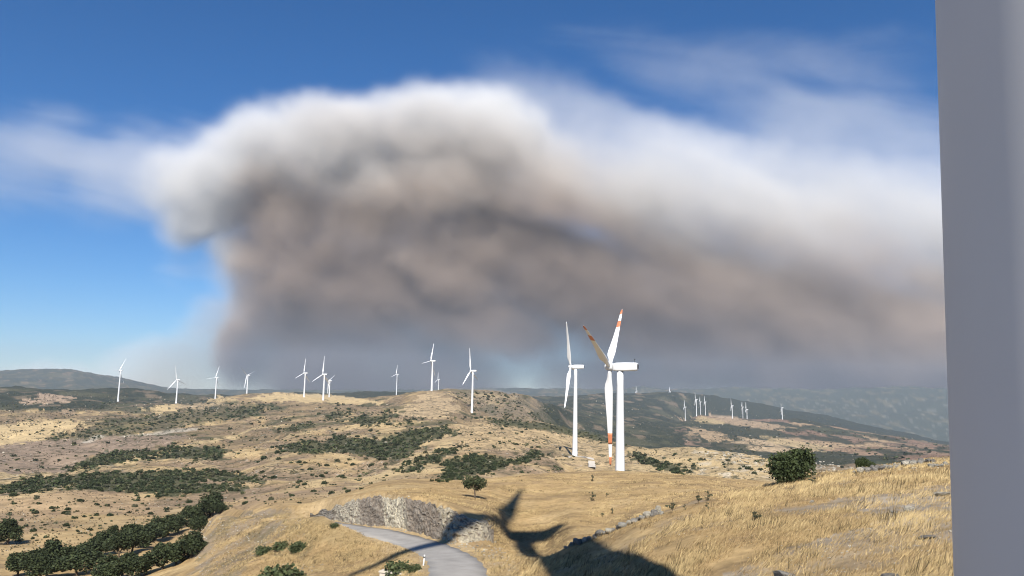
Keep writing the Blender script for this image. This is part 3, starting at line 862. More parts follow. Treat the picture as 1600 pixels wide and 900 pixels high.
tag(strip('gravel_path', [(884, 714.5), (897, 714), (912, 715), (922, 716.5), (925, 722), (925, 732)], 4.5, 0.8), 'pale gravel pad and track at the foot of a turbine', 'path', kind='structure')
# ------------------------------------------------------------------ plants
def rot_rand(n, g):
    q = g.normal(size=(n, 4)); q /= np.linalg.norm(q, axis=1)[:, None]
    w, x, y, z = q.T
    return np.stack([np.stack([1-2*(y*y+z*z), 2*(x*y-z*w), 2*(x*z+y*w)], -1), np.stack([2*(x*y+z*w), 1-2*(x*x+z*z), 2*(y*z-x*w)], -1), np.stack([2*(x*z-y*w), 2*(y*z+x*w), 1-2*(x*x+y*y)], -1)], -2)

def leaf_cloud(n, lobes, size, g, cols, quads=True):
    """n leaf sprays spread through the outer shell of overlapping lobes (cx, cy, cz, rx, ry, rz)"""
    L = np.array(lobes)
    vol = L[:, 3] * L[:, 4] * L[:, 5]
    k = g.choice(len(L), n, p=vol / vol.sum())
    d = g.normal(size=(n, 3)); d /= np.linalg.norm(d, axis=1)[:, None]
    rad = np.clip(g.normal(0.86, 0.17, n), 0.25, 1.22)
    C = L[k, :3] + d * L[k, 3:] * rad[:, None]
    C[:, 2] = np.where(C[:, 2] < 0.03, 0.03 + 0.1 * g.random(n), C[:, 2])
    RM = rot_rand(n, g)
    sz = size * g.uniform(0.6, 1.4, n)
    sh = np.array([[-0.6, -0.35, 0], [0.55, -0.5, 0.1], [0.7, 0.4, 0], [-0.45, 0.55, -0.1]]) if quads else np.array([[-0.7, -0.5, 0], [0.75, -0.3, 0], [0.0, 0.8, 0]])
    P = C[:, None] + np.einsum('nij,kj->nki', RM, sh) * sz[:, None, None]
    m = len(sh)
    F = np.arange(n * m).reshape(n, m)
    c0, c1 = np.array(cols[0]), np.array(cols[1])
    mix = np.clip(g.normal(0.4, 0.3, n), 0, 1)[:, None]
    T = np.repeat(c0 * (1 - mix) + c1 * mix, m, axis=0)
    return P.reshape(-1, 3), F, T

OAK = ((0.018, 0.027, 0.011), (0.062, 0.078, 0.030))
SAGE = ((0.05, 0.055, 0.03), (0.13, 0.13, 0.07))
def limb(bm, a, b, r0, r1, seg=7):
    a, b = Vector(a), Vector(b)
    d = (b - a).normalized()
    s = d.orthogonal().normalized(); t = d.cross(s)
    A = [bm.verts.new(a + (s * math.cos(2*PI*k/seg) + t * math.sin(2*PI*k/seg)) * r0) for k in range(seg)]
    B = [bm.verts.new(b + (s * math.cos(2*PI*k/seg) + t * math.sin(2*PI*k/seg)) * r1) for k in range(seg)]
    for k in range(seg): bm.faces.new((A[k], A[(k+1) % seg], B[(k+1) % seg], B[k]))
    bm.faces.new(B)

def tree_meshes(seed, n=1500, trunk_h=1.3, h=5.0, w=2.7, cols=OAK, leaf=0.3):
    g = np.random.default_rng(seed)
    lobes = []
    bm = bmesh.new()
    top = (g.normal(0, 0.15), g.normal(0, 0.15), trunk_h)
    limb(bm, (0, 0, -0.4), (top[0] * 0.5, top[1] * 0.5, trunk_h * 0.55), 0.05 * h, 0.038 * h)
    limb(bm, (top[0] * 0.5, top[1] * 0.5, trunk_h * 0.55), top, 0.038 * h, 0.032 * h)
    for k in range(9):
        a = 2 * PI * k / 9 + g.normal(0, 0.5)
        rr = w * g.uniform(0.25, 0.8) if k < 7 else 0.2 * w
        c = (rr * math.cos(a), rr * math.sin(a), trunk_h + (h - trunk_h) * (g.uniform(0.28, 0.62) if k < 7 else 0.7))
        s = g.uniform(0.26, 0.5)
        lobes.append((*c, w * s, w * s, (h - trunk_h) * s * 0.72))
        limb(bm, top, tuple(0.8 * c[i] + 0.2 * top[i] for i in range(3)), 0.02 * h, 0.006 * h, 5)
    P, F, T = leaf_cloud(n, lobes, leaf, g, cols)
    crown = mesh_np('crown', P, quads=F, tint=T)
    crown.materials.append(M['scrub'])
    tr = bm_mesh('trunk', bm); tr.materials.append(M['bark'])
    return tr, crown

TREES = [tree_meshes(s, 3200, 1.1, 5.0, 2.7, leaf=0.21) for s in (1, 2, 3, 4)]
LONE = tree_meshes(9, 1500, 1.15, 3.1, 1.55, ((0.03, 0.042, 0.018), (0.085, 0.10, 0.042)), 0.14)
BIG = tree_meshes(12, 6500, 0.3, 3.9, 2.9, ((0.022, 0.033, 0.011), (0.07, 0.09, 0.03)), 0.14)

def tree(p, meshes, s, rz, label, group=None, cat='tree', name='oak_tree', sx=1.0):
    t = empty(name, p, rz)
    tag(t, label, cat, group)
    obj('trunk', meshes[0], None, t, scale=(s, s, s)); obj('crown', meshes[1], None, t, scale=(s * sx, s * sx, s))
    return t

ORD = 'first second third fourth fifth sixth seventh eighth ninth tenth eleventh twelfth thirteenth fourteenth fifteenth sixteenth seventeenth eighteenth nineteenth'.split()
def place_trees(pts, label, group, w_m=2.7):
    pts = sorted(pts, key=lambda p: p[1])                    # counted from the upper end of the row, at the spur
    P = cast([p[0] for p in pts], [p[1] for p in pts])
    for k, (p, q) in enumerate(zip(P, pts)):
        if np.isnan(p[0]): continue
        s = 1.04 * q[2] * float(np.hypot(p[0], p[1])) / F_PX / (2 * w_m)
        t = tree((p[0], p[1], p[2] - 0.1), TREES[k % 4], s * (0.85 + 0.3 * ((k * 0.618) % 1)), 1.7 * k, label % ORD[k], group, sx=0.9 + 0.3 * ((k * 0.37) % 1))
        t.scale.z = 0.74 + 0.26 * ((k * 0.77) % 1)
ROW_A = [(28, 901, 40), (52, 899, 42), (84, 892, 44), (112, 888, 42), (140, 876, 40), (66, 906, 40), (120, 900, 40), (160, 868, 40), (186, 874, 40), (206, 866, 40), (226, 856, 38), (200, 852, 36),
         (244, 846, 36), (262, 838, 34), (278, 833, 34), (296, 824, 34), (313, 815, 34), (331, 808, 36), (344, 803, 26)]
place_trees(ROW_A, 'dense dark oak, %s down from the spur end of the long upper row', 'oaks of the upper gully row')
ROW_B = [(168, 912, 42), (198, 906, 42), (228, 898, 42), (254, 890, 42), (276, 882, 40), (298, 872, 38), (310, 862, 32)]
place_trees(ROW_B, 'dark green oak, %s down from the rocky spur in the short lower row', 'oaks of the lower gully row')
P = cast([176, 10, 312, 742.5], [842, 851, 837, 779])
tree(P[0], TREES[1], 0.62, 0.4, 'small round oak standing alone beside the gully row', name='oak_tree')
tree(P[1], TREES[2], 1.2, 0.9, 'broad dark oak alone on the pale stubble across the valley')
tree(P[2], TREES[3], 0.72, 2.0, 'small oak among white stones at the top of the spur')
tree(P[3], LONE, 1.0, 0.3, 'lone small tree with thin leaning trunk above the rock cut')
P = cast([1245, 1350], [750, 733])
def bush_obj(name, p, me, s, rz, label, cat='bush', group=None, sz=1.0):
    o = obj(name, me, None, None, (p[0], p[1], p[2] - 0.06 * s), (0, 0, rz), (s, s, s * sz))
    return tag(o, label, cat, group)
tree((P[0][0], P[0][1], P[0][2] - 0.3), BIG, 0.63, 0.7, 'broad dark green leafy bush rising over the grass crest', cat='bush', name='leafy_bush', sx=1.12)
tree((P[1][0], P[1][1], P[1][2] - 0.2), BIG, 0.26, 2.2, 'small dark bush peeping over the crest near stony ground', cat='bush', name='leafy_bush')

def bush_mesh(seed, n, leaf, cols=OAK, quads=True, flat=0.8):
    g = np.random.default_rng(seed)
    lobes = [(0, 0, 0.25, 0.42, 0.42, 0.36 * flat)]
    for k in range(5):
        a = 2 * PI * k / 5 + g.normal(0, 0.3)
        lobes.append((0.27 * math.cos(a), 0.27 * math.sin(a), g.uniform(0.12, 0.3), 0.24, 0.24, g.uniform(0.2, 0.36) * flat))
    P, F, T = leaf_cloud(n, lobes, leaf, g, cols, quads)
    return P, F, T
def bush_me(*a, **k):
    P, F, T = bush_mesh(*a, **k)
    me = mesh_np('bush', P, quads=F, tint=T); me.materials.append(M['scrub'])
    return me
BUSH = [bush_me(s, 230, 0.12) for s in (21, 22, 23)]
BUSH_FINE = [bush_me(s, 900, 0.06, cols=((0.035, 0.048, 0.018), (0.10, 0.12, 0.05))) for s in (31, 32)]
SAGEB = [bush_me(s, 260, 0.10, cols=SAGE, flat=1.1) for s in (41, 42)]

for (x, y, wpx, k, lab) in [(440, 914, 66, 0, 'bright green leafy bush at the foot of the dry knoll'), (412, 866, 26, 1, 'grey green shrub lowest of those on the knoll flank'),
                            (440, 858, 26, 0, 'dark shrub between two others on the knoll flank'), (467, 861, 30, 1, 'elongated dark shrub on the knoll flank beside pale stones'),
                            (523, 824, 15, 0, 'small green bush on top of the dry knoll'), (622, 897, 44, 0, 'leafy green bush beside the road and concrete culvert'),
                            (648, 893, 24, 1, 'small weed clump beside the white roadside post')]:
    p = cast(x, y)[0]
    s = wpx * float(np.hypot(p[0], p[1])) / F_PX
    bush_obj('bush', p, BUSH_FINE[k], s, x * 0.1, lab, sz=0.9)

# thistles and thorny saplings on the grass
def sapling_mesh(seed):
    g = np.random.default_rng(seed)
    bm = bmesh.new()
    limb(bm, (0, 0, -0.1), (0.03, 0.02, 1.0), 0.022, 0.01, 5)
    for k in range(10):
        a, z = g.uniform(0, 2 * PI), g.uniform(0.15, 0.9)
        limb(bm, (0.02, 0.01, z), (0.3 * math.cos(a) * (1.1 - z), 0.3 * math.sin(a) * (1.1 - z), z + 0.16), 0.012, 0.004, 4)
    st = bm_mesh('stem', bm); st.materials.append(M['bark'])
    lobes = [(g.normal(0, 0.12), g.normal(0, 0.12), g.uniform(0.15, 0.9), g.uniform(0.08, 0.2), g.uniform(0.08, 0.2), g.uniform(0.06, 0.14)) for k in range(6)]
    P, F, T = leaf_cloud(130, lobes, 0.07, g, SAGE)
    lf = mesh_np('foliage', P, quads=F, tint=T); lf.materials.append(M['scrub'])
    return st, lf
SAP = [sapling_mesh(51), sapling_mesh(52)]
for k, (x, y, hpx) in enumerate([(925, 783, 15), (948, 776, 7), (926, 752, 11), (1051, 801, 20), (1070, 797, 9), (1091, 787, 17), (1106, 783, 16), (941, 808, 9), (957, 803, 10), (1272, 757, 14), (1105, 797, 12), (1180, 815, 20)]):
    p = cast(x, y)[0]
    s = hpx * float(np.hypot(p[0], p[1])) / F_PX
    t = empty('thorn_sapling', (p[0], p[1], p[2]), k * 1.1)
    tag(t, 'thin thorny sapling growing in the dry grass between road and crest', 'sapling', 'saplings in the dry grass')
    obj('stem', SAP[k % 2][0], None, t, scale=(s, s, s)); obj('foliage', SAP[k % 2][1], None, t, scale=(s, s, s))

# ------------------------------------------------------------------ scrub on the hills: the 300 largest as bushes of their own, the rest as one mass
def sample_poly(poly, n, g):
    P = np.array(poly, float)
    lo, hi = P.min(0), P.max(0)
    out = []
    while sum(len(o) for o in out) < n:
        q = lo + (hi - lo) * g.random((n * 3, 2))
        out.append(q[in_poly(q[:, 0], q[:, 1], poly)])
    return np.concatenate(out)[:n]
def area(poly):
    P = np.array(poly, float); x, y = P.T
    return 0.5 * abs(np.dot(x, np.roll(y, 1)) - np.dot(y, np.roll(x, 1)))
g = np.random.default_rng(77)
pts, wid, zone = [], [], []
dens = dict(gully=(26, 4.2, 7.0), bank=(18, 3.2, 6.0), terrace=(20, 3.2, 6.0), terrace_b=(22, 3.2, 6), hillside=(30, 1.8, 3.6), hollow=(17, 2.8, 6.0), spur=(16, 3.0, 6.0), spur_b=(17, 3.0, 7.0), hedge=(14, 3.5, 6.5), flank=(26, 1.6, 4.0), gorge=(20, 2, 4.0))
for k, poly in SCRUB_POLYS.items():
    per, a, b = dens.get(k, (14, 2.2, 4.5))
    n = int(area(poly) / per * 2.2)
    q = sample_poly(poly, n, g); q += g.normal(0, 2.6, q.shape) * (1.6, 0.8)
    q = q[fbm(q[:, 0] / 20, q[:, 1] / 6, 3, 97) > -0.5]; n = len(q)
    pts.append(q); wid.append(a * 0.8 + (b * 1.1 - a * 0.8) * g.random(n) ** 1.4); zone += ['dense'] * n
SCATTER = [([(0, 780), (240, 770), (400, 765), (480, 770), (470, 790), (340, 795), (180, 835), (0, 850)], 620, 2.2, 7.0),
           ([(0, 700), (150, 690), (330, 665), (430, 650), (430, 700), (300, 735), (60, 745), (0, 742)], 750, 1.6, 4.5),
           ([(400, 640), (500, 628), (640, 640), (780, 650), (880, 690), (850, 705), (700, 690), (560, 690), (430, 700)], 1300, 1.5, 4.6),
           ([(400, 705), (600, 720), (640, 745), (560, 770), (480, 780), (400, 760)], 330, 2.2, 7.0),
           ([(700, 690), (880, 680), (920, 705), (880, 735), (760, 745)], 420, 1.8, 5.0),
           ([(840, 718), (880, 718), (898, 732), (850, 738)], 60, 2.6, 6.0),
           ([(985, 700), (1100, 703), (1240, 722), (1240, 745), (1090, 740), (1000, 725)], 240, 1.8, 6.0),
           ([(1230, 700), (1480, 700), (1480, 712), (1300, 735), (1230, 725)], 140, 2.5, 6.0),
           ([(690, 612), (800, 613), (860, 640), (880, 660), (740, 655)], 900, 1.4, 4.2),
           ([(0, 630), (300, 625), (420, 628), (300, 660), (60, 690), (0, 660)], 700, 1.3, 3.2),
           ([(1080, 655), (1480, 690), (1480, 715), (1250, 720), (1100, 700)], 700, 1.3, 3.6),
           ([(560, 770), (700, 755), (760, 760), (700, 780), (600, 770)], 14, 2.5, 5.0)]
for poly, n, a, b in SCATTER:
    n = int(n * 0.75)
    q = sample_poly(poly, n, g)
    q = q[fbm(q[:, 0] / 30, q[:, 1] / 10, 3, 91) > g.uniform(-0.35, 0.45, n)]
    pts.append(q); wid.append(0.7 * a + (b * 1.15 - 0.7 * a) * g.random(len(q)) ** 2.6); zone += ['open'] * len(q)
pts, wid, zone = np.concatenate(pts), np.concatenate(wid), np.array(zone)
P = cast(pts[:, 0], pts[:, 1])
ok = ~np.isnan(P[:, 0]) & (np.hypot(P[:, 0], P[:, 1]) > 135)
P, wid, zone, pts = P[ok], wid[ok], zone[ok], pts[ok]
dist = np.hypot(P[:, 0], P[:, 1])
size_m = np.clip(wid * 1.25 * dist / F_PX, 0.8, 9.5)
order = np.argsort(-size_m / dist)
single = order[:286]
for k in single:
    dense = zone[k] == 'dense'
    o = obj('scrub_bush', BUSH[k % 3] if (dense or k % 4) else SAGEB[k % 2], None, None, (P[k, 0], P[k, 1], P[k, 2] - 0.05 * size_m[k]), (0, 0, float(g.uniform(0, 6.28))), (size_m[k],) * 2 + (size_m[k] * float(g.uniform(0.7, 1.0)),))
    tag(o, 'dark green evergreen bush in a dense thicket on the dry hillsides' if dense else 'single scrub bush dotted on open dry grass of the valley slopes', 'bush',
        'bushes of the dense thickets' if dense else 'bushes dotted on the open slopes')
rest = order[286:]
protos = [bush_mesh(s, 34, 0.30, OAK, False) for s in (61, 62, 63, 64)] + [bush_mesh(65, 34, 0.28, ((0.04, 0.046, 0.025), (0.10, 0.10, 0.055)), False)]
VV, FF, TT, off = [], [], [], 0
for v, (bp, bf, bt) in enumerate(protos):
    ids = rest[np.arange(len(rest)) % 5 == v]
    a = g.uniform(0, 6.28, len(ids)); c, s = np.cos(a), np.sin(a)
    sz = size_m[ids]
    X = (bp[None, :, 0] * c[:, None] - bp[None, :, 1] * s[:, None]) * sz[:, None] + P[ids, 0][:, None]
    Y = (bp[None, :, 0] * s[:, None] + bp[None, :, 1] * c[:, None]) * sz[:, None] + P[ids, 1][:, None]
    Z = bp[None, :, 2] * (sz * g.uniform(0.7, 1.0, len(ids)))[:, None] + (P[ids, 2] - 0.05 * sz)[:, None]
    VV.append(np.stack([X, Y, Z], -1).reshape(-1, 3))
    FF.append((bf[None] + (np.arange(len(ids)) * len(bp))[:, None, None] + off).reshape(-1, 3))
    TT.append((bt[None] * g.uniform(0.6, 1.5, (len(ids), 1, 1)) + np.array((0.035, 0.026, 0.012)) * (g.random((len(ids), 1, 1)) < 0.3)).reshape(-1, 3))
    off += len(ids) * len(bp)
tag(obj('scrub', mesh_np('scrub', np.concatenate(VV), tris=np.concatenate(FF), tint=np.concatenate(TT)), M['scrub']),
    'countless small dark scrub bushes covering the hills', 'scrub', kind='stuff')

# ------------------------------------------------------------------ tussocks, thistles and low cushions: the fine grain of the slopes
TU = [([(0, 690), (330, 660), (450, 640), (640, 630), (860, 655), (930, 690), (860, 735), (700, 752), (560, 770), (480, 785), (330, 800), (180, 840), (0, 870)], 12000),
      ([(985, 700), (1100, 703), (1240, 722), (1240, 748), (1090, 742), (1000, 735)], 900), ([(0, 615), (340, 620), (420, 626), (300, 650), (0, 690)], 3500),
      ([(850, 620), (1100, 620), (1300, 655), (1470, 695), (1470, 715), (1250, 722), (1090, 700), (880, 670)], 3800), ([(690, 612), (800, 612), (860, 640), (850, 662), (740, 652)], 1600)]
tp = []
for poly, n in TU:
    q = sample_poly(poly, n, g)
    q = q[fbm(q[:, 0] / 40, q[:, 1] / 9, 4, 95) > g.uniform(-0.5, 0.6, n)]
    tp.append(cast(q[:, 0], q[:, 1]))
tp = np.concatenate(tp); tp = tp[~np.isnan(tp[:, 0]) & (np.hypot(tp[:, 0], tp[:, 1]) > 150)]
td = np.hypot(tp[:, 0], tp[:, 1])
ts = np.clip((0.6 + 1.5 * g.random(len(tp)) ** 2.5) * td / F_PX * 1.15, 0.35, 5.0)
tc_ = np.where(g.random((len(tp), 1)) < 0.7, np.array([[0.075, 0.062, 0.036]]), np.where(g.random((len(tp), 1)) < 0.5, np.array([[0.035, 0.042, 0.02]]), np.array([[0.36, 0.32, 0.25]]))) * g.uniform(0.6, 1.6, (len(tp), 1))
nt_ = 7
ang = g.uniform(0, 6.28, (len(tp), nt_)); rad = g.random((len(tp), nt_)) * 0.5
cx_ = np.stack([np.cos(ang) * rad, np.sin(ang) * rad, g.uniform(0.05, 0.4, ang.shape)], -1) * ts[:, None, None] + tp[:, None]
off3 = g.normal(0, 0.3, (len(tp), nt_, 3, 3)) * ts[:, None, None, None]
vv = (cx_[:, :, None] + off3).reshape(-1, 3)
tag(obj('tussocks', mesh_np('tussocks', vv, tris=np.arange(len(vv)).reshape(-1, 3), tint=np.repeat(tc_, nt_ * 3, axis=0)), M['scrub']), 'low brown tussocks and stones speckling the hillsides', 'tussocks', kind='stuff')

# ------------------------------------------------------------------ dry grass on the near slopes
GRASS_ZONES = [([(840, 962), (820, 890), (905, 846), (1030, 796), (1200, 756), (1300, 734), (1520, 708), (1700, 700), (1700, 962)], 62000, 0.9),
               ([(760, 852), (760, 800), (700, 785), (600, 768), (700, 752), (850, 740), (1060, 738), (1200, 750), (1100, 775), (1030, 797), (905, 845), (830, 880)], 20000, 0.7),
               ([(430, 905), (330, 905), (340, 810), (480, 800), (600, 836), (650, 862), (660, 905)], 14000, 0.75),
               ([(758, 905), (740, 862), (770, 850), (840, 880), (860, 905)], 2200, 0.9)]
V, C = [], []
for poly, n, hs in GRASS_ZONES:
    q = sample_poly(poly, n, g)
    q = q + g.normal(0, 9, q.shape) * (g.random((n, 1)) < 0.35)
    p = cast(q[:, 0], q[:, 1]); d = np.hypot(p[:, 0], p[:, 1])
    p = np.nan_to_num(p)
    rdist, _ = road_dist(p[:, 0], p[:, 1])
    cl = fbm(p[:, 0] / 3.0 - p[:, 1] / 9.0, p[:, 1] / 5.0, 3, 81) + 0.6 * fbm(p[:, 0] / 14, p[:, 1] / 14, 2, 84)
    bare = in_poly(q[:, 0], q[:, 1], BARE_PX)
    rock_ = in_poly(q[:, 0], q[:, 1], [(484, 815), (500, 787), (600, 771), (650, 774), (735, 796), (772, 832), (760, 856), (650, 836)])
    k = ~np.isnan(d) & (d < 190) & (rdist > ROAD_W / 2 + 0.25) & (cl > g.uniform(-0.9, 0.3, n)) & ~(bare & (g.random(n) < 0.72)) & ~rock_
    p, d, cl = p[k], d[k], cl[k]
    n = len(p)
    nb = 7
    hgt = hs * (0.09 + 0.10 * g.random(n) + 0.14 * np.clip(cl, 0, 1))
    base = p[:, None] + np.concatenate([g.normal(0, 0.10, (n, nb, 2)), np.zeros((n, nb, 1))], -1) * (1 + d / 60)[:, None, None]
    lean = np.concatenate([g.normal(0, 0.4, (n, nb, 2)), np.ones((n, nb, 1))], -1)
    lean[..., 0] += 0.7
    tall = g.random(n) < 0.012
    hb = np.where(tall, 2.6, 1.0)[:, None] * hgt[:, None] * g.uniform(0.6, 1.3, (n, nb))
    lean[tall, :, :2] *= 0.4
    a = g.uniform(0, PI, (n, nb))
    w = np.stack([np.cos(a), np.sin(a), 0 * a], -1) * (0.004 + 0.00026 * d)[:, None, None]
    base[..., 2] -= 0.03
    v = np.stack([base - w, base + w, base + lean * hb[..., None]], -2)
    t = np.clip(0.5 + 0.5 * cl + g.normal(0, 0.25, n), 0, 1)[:, None]
    col = np.array((0.21, 0.14, 0.065)) * (1 - t) + np.array((0.56, 0.42, 0.21)) * t
    weed = np.where(tall, 0.0, g.random(n))[:, None]; col = np.where(weed < 0.07, np.array([[0.09, 0.068, 0.036]]), np.where(weed > 0.9, col * 1.25, col))
    V.append(v.reshape(-1, 3)); C.append(np.repeat(col, nb * 3, axis=0))
V, C = np.concatenate(V), np.concatenate(C)
tag(obj('dry_grass', mesh_np('dry_grass', V, tris=np.arange(len(V)).reshape(-1, 3), tint=C), M['grass']), 'wind bent golden dry grass on the near slopes', 'grass', kind='stuff')

# ------------------------------------------------------------------ stones
def stone_mesh(seed, sub=2, rough=0.35):
    bm = bmesh.new()
    bmesh.ops.create_icosphere(bm, subdivisions=sub, radius=0.5)
    g2 = np.random.default_rng(seed)
    cuts = [(Vector(g2.normal(size=3)).normalized(), g2.uniform(0.24, 0.42)) for _ in range(9)]
    for v in bm.verts:
        for nrm, dd in cuts:
            e = v.co.dot(nrm) - dd
            if e > 0: v.co -= nrm * e
        v.co *= 1 + rough * 0.2 * float(noise2(np.array([v.co.x * 4 + seed]), np.array([v.co.y * 4 + v.co.z * 3]), 3)[0])
    me = bpy.data.meshes.new('stone')
    bm.to_mesh(me); bm.free()
    at = me.color_attributes.new('tint', 'FLOAT_COLOR', 'POINT')
    c0 = np.array([(0.36, 0.34, 0.29), (0.42, 0.385, 0.31), (0.27, 0.25, 0.215), (0.20, 0.185, 0.16)][seed % 4])
    c = np.ones((len(me.vertices), 4), np.float32); c[:, :3] = c0
    at.data.foreach_set('color', c.ravel()); me.materials.append(M['rock'])
    return me
STONE = [stone_mesh(s) for s in range(8)]
def stone(x, y, wpx, label, group=None, k=0, hz=0.75, cat='stone', sink=0.2):
    p = cast(x, y)[0]
    s = wpx * float(np.hypot(p[0], p[1])) / F_PX
    o = obj('stone' if cat == 'stone' else 'boulder', STONE[k % 8], None, None, (p[0], p[1], p[2] + s * hz * (0.5 - sink)), (0.3 * math.sin(k), 0.2 * math.cos(k), k * 1.3), (s, s * 0.8, s * hz))
    return tag(o, label, cat, group)
wall = [(884, 856), (892, 852), (900, 848), (906, 847), (913, 845), (921, 842), (930, 839), (938, 836), (944, 833), (951, 831), (958, 828), (966, 825), (974, 822), (983, 818), (990, 815), (997, 812), (1004, 810), (1012, 807), (1019, 806), (1024, 803), (1033, 802)]
for k, (x, y) in enumerate(wall):
    stone(x, y + 2, 10 + 7 * ((k * 7) % 5) / 4, 'grey stone in the broken line along the grass crest', 'stones along the grass crest', k)
stone(1026, 803, 17, 'tall pale grey boulder at the end of the broken stone line', None, 1, 1.3, 'boulder', 0.3)
stone(905, 851, 14, 'dark rounded boulder standing in the turbine shadow', None, 3, 0.9, 'boulder', 0.2)
for k, (x, y, w, lab, hz) in enumerate([(1398, 803, 17, 'dark flat stone on the stony patch beside another', 0.45), (1419, 800, 20, 'pale rock with dark undercut on the stony patch', 0.6), (1225, 902, 46, 'broad pale rock lying flush in the dry slope', 0.3),
                                        (1395, 905, 44, 'whitish flat outcrop among gravelly turf', 0.3), (1268, 785, 9, 'small grey stone in the middle of the grass slope', 0.6),
                                        (1470, 775, 30, 'flat pale outcrop near the shaded tower', 0.25), (1340, 783, 7, 'pale pebble sized stone on the grass slope', 0.6), (1450, 842, 26, 'low grey outcrop beside the worn turf', 0.3)]):
    stone(x, y, w, lab, None, k + (0 if k != 1 else 4), hz, 'stone', 0.3)
for k in range(26):
    x = 1330 + 150 * ((k * 0.618) % 1); y = 716 + (1490 - x) * 0.09 + 9 * ((k * 0.37) % 1)
    stone(x, y + 3, 7 + 8 * ((k * 0.77) % 1), 'grey stone of the rubble strewn along the high crest', 'stones along the high crest', k, 0.8)
# loose rubble: below the rock cut, on the stony slope and on the spur
RB = [([(900, 905), (960, 850), (1100, 785), (1250, 750), (1480, 725), (1480, 905)], 260, 1.2, 4.5), ([(755, 862), (800, 872), (812, 890), (790, 896), (765, 880)], 70, 2, 6), ([(690, 852), (760, 800), (775, 840), (800, 870), (770, 872), (740, 862)], 240, 2, 6), ([(484, 808), (620, 822), (600, 774), (640, 776), (650, 834)], 90, 2, 4.5),
      ([(1180, 905), (1300, 842), (1400, 800), (1500, 770), (1560, 905)], 260, 1.5, 6), ([(300, 850), (330, 812), (420, 800), (480, 808), (420, 860), (310, 900)], 420, 1.3, 4),
      ([(295, 830), (330, 815), (325, 845), (300, 860)], 50, 2, 5), ([(1310, 740), (1490, 712), (1490, 730), (1330, 745)], 90, 2, 5), ([(470, 800), (480, 850), (450, 870), (440, 860)], 30, 2, 4), ([(430, 880), (510, 882), (505, 895), (440, 890)], 40, 2, 5),
      ([(640, 900), (650, 870), (668, 868), (664, 895)], 22, 2, 4), ([(1090, 705), (1300, 722), (1330, 740), (1240, 738), (1100, 715)], 160, 2, 7)]
VV, FF, TT, off = [], [], [], 0
base = [(np.array([v.co[:] for v in m.vertices]), np.array([p.vertices[:] for p in m.polygons])) for m in [stone_mesh(s, 1) for s in range(4)]]
for poly, n, a, b in RB:
    q = sample_poly(poly, n, g); p = cast(q[:, 0], q[:, 1])
    for k in range(n):
        if np.isnan(p[k, 0]) : continue
        if road_dist(p[k:k+1, 0], p[k:k+1, 1])[0][0] < ROAD_W / 2 + 0.3: continue
        s = (a + (b - a) * g.random() ** 2) * math.hypot(p[k, 0], p[k, 1]) / F_PX
        bv, bf = base[k % 4]
        th = g.uniform(0, 6.28); c_, s_ = math.cos(th), math.sin(th)
        v = bv * (s, s * g.uniform(0.6, 1), s * g.uniform(0.4, 0.8))
        v = np.stack([v[:, 0] * c_ - v[:, 1] * s_, v[:, 0] * s_ + v[:, 1] * c_, v[:, 2]], -1) + p[k] + (0, 0, s * 0.1)
        VV.append(v); FF.append(bf + off); off += len(v)
        TT.append(np.tile(np.array((0.42, 0.385, 0.31)) * g.uniform(0.55, 1.35), (len(v), 1)))
tag(obj('rubble', mesh_np('rubble', np.concatenate(VV), tris=np.concatenate(FF), tint=np.concatenate(TT)), M['rock']), 'loose pale stones strewn over cut and slopes', 'rubble', kind='stuff')

# ------------------------------------------------------------------ culvert and roadside post
def culvert():
    p = cast(620, 899)[0]; s = float(np.hypot(p[0], p[1])) / F_PX
    t = empty('concrete_culvert', (p[0], p[1], p[2] - 0.3), R(-20)); tag(t, 'low pale concrete culvert head beside the road bend', 'culvert')
    bm = bmesh.new(); box(bm, -26 * s, 16 * s, -0.35, 0.35, -1.0, 0.45)
    bmesh.ops.bevel(bm, geom=bm.edges[:], offset=0.05, segments=2, affect='EDGES')
    obj('headwall', bm_mesh('headwall', bm, False), M['concrete'], t)
    bm = bmesh.new(); box(bm, -27 * s, 17 * s, -0.42, 0.42, 0.45, 0.6)
    bmesh.ops.bevel(bm, geom=bm.edges[:], offset=0.03, segments=2, affect='EDGES')
    obj('coping', bm_mesh('coping', bm, False), M['concrete'], t)
culvert()
def post():
    p = cast(661, 884)[0]
    t = empty('roadside_post', tuple(p), R(30)); tag(t, 'white leaning marker post at the road edge', 'post')
    bm = bmesh.new(); v = box(bm, -0.055, 0.055, -0.04, 0.04, -0.3, 0.85)
    for q in v[4:]: q.co.x += 0.1
    bmesh.ops.bevel(bm, geom=bm.edges[:], offset=0.015, segments=1, affect='EDGES')
    obj('shaft', bm_mesh('shaft', bm, False), M['post'], t)
    bm = bmesh.new(); box(bm, 0.01, 0.15, -0.05, 0.05, 0.62, 0.72)
    obj('reflector', bm_mesh('reflector', bm, False), M['dark'], t)
post()
# ------------------------------------------------------------------ haze
def haze():
    zlo = float(min(Z_g.min(), -300)) - 1.0
    zlo = float(Z_g.min()) * 1.05 - 60
    bm = bmesh.new(); box(bm, -9700, 9700, -9700, 9700, min(zlo, -360), 420)
    me = bm_mesh('haze', bm, False)
    m = bpy.data.materials.new('haze'); m.use_nodes = True
    n, l = m.node_tree.nodes, m.node_tree.links
    n.remove(n['Principled BSDF'])
    pv = n.new('ShaderNodeVolumePrincipled')
    pv.inputs['Color'].default_value = (0.58, 0.67, 0.81, 1)
    pv.inputs['Density'].default_value = HAZE_DENSITY
    pv.inputs['Anisotropy'].default_value = 0.0
    l.new(pv.outputs[0], n['Material Output'].inputs['Volume'])
    o = obj('haze', me, m)
    tag(o, 'thin pale haze in the air over the hills', 'haze', kind='stuff')
HAZE_DENSITY = 5.2e-5
haze()
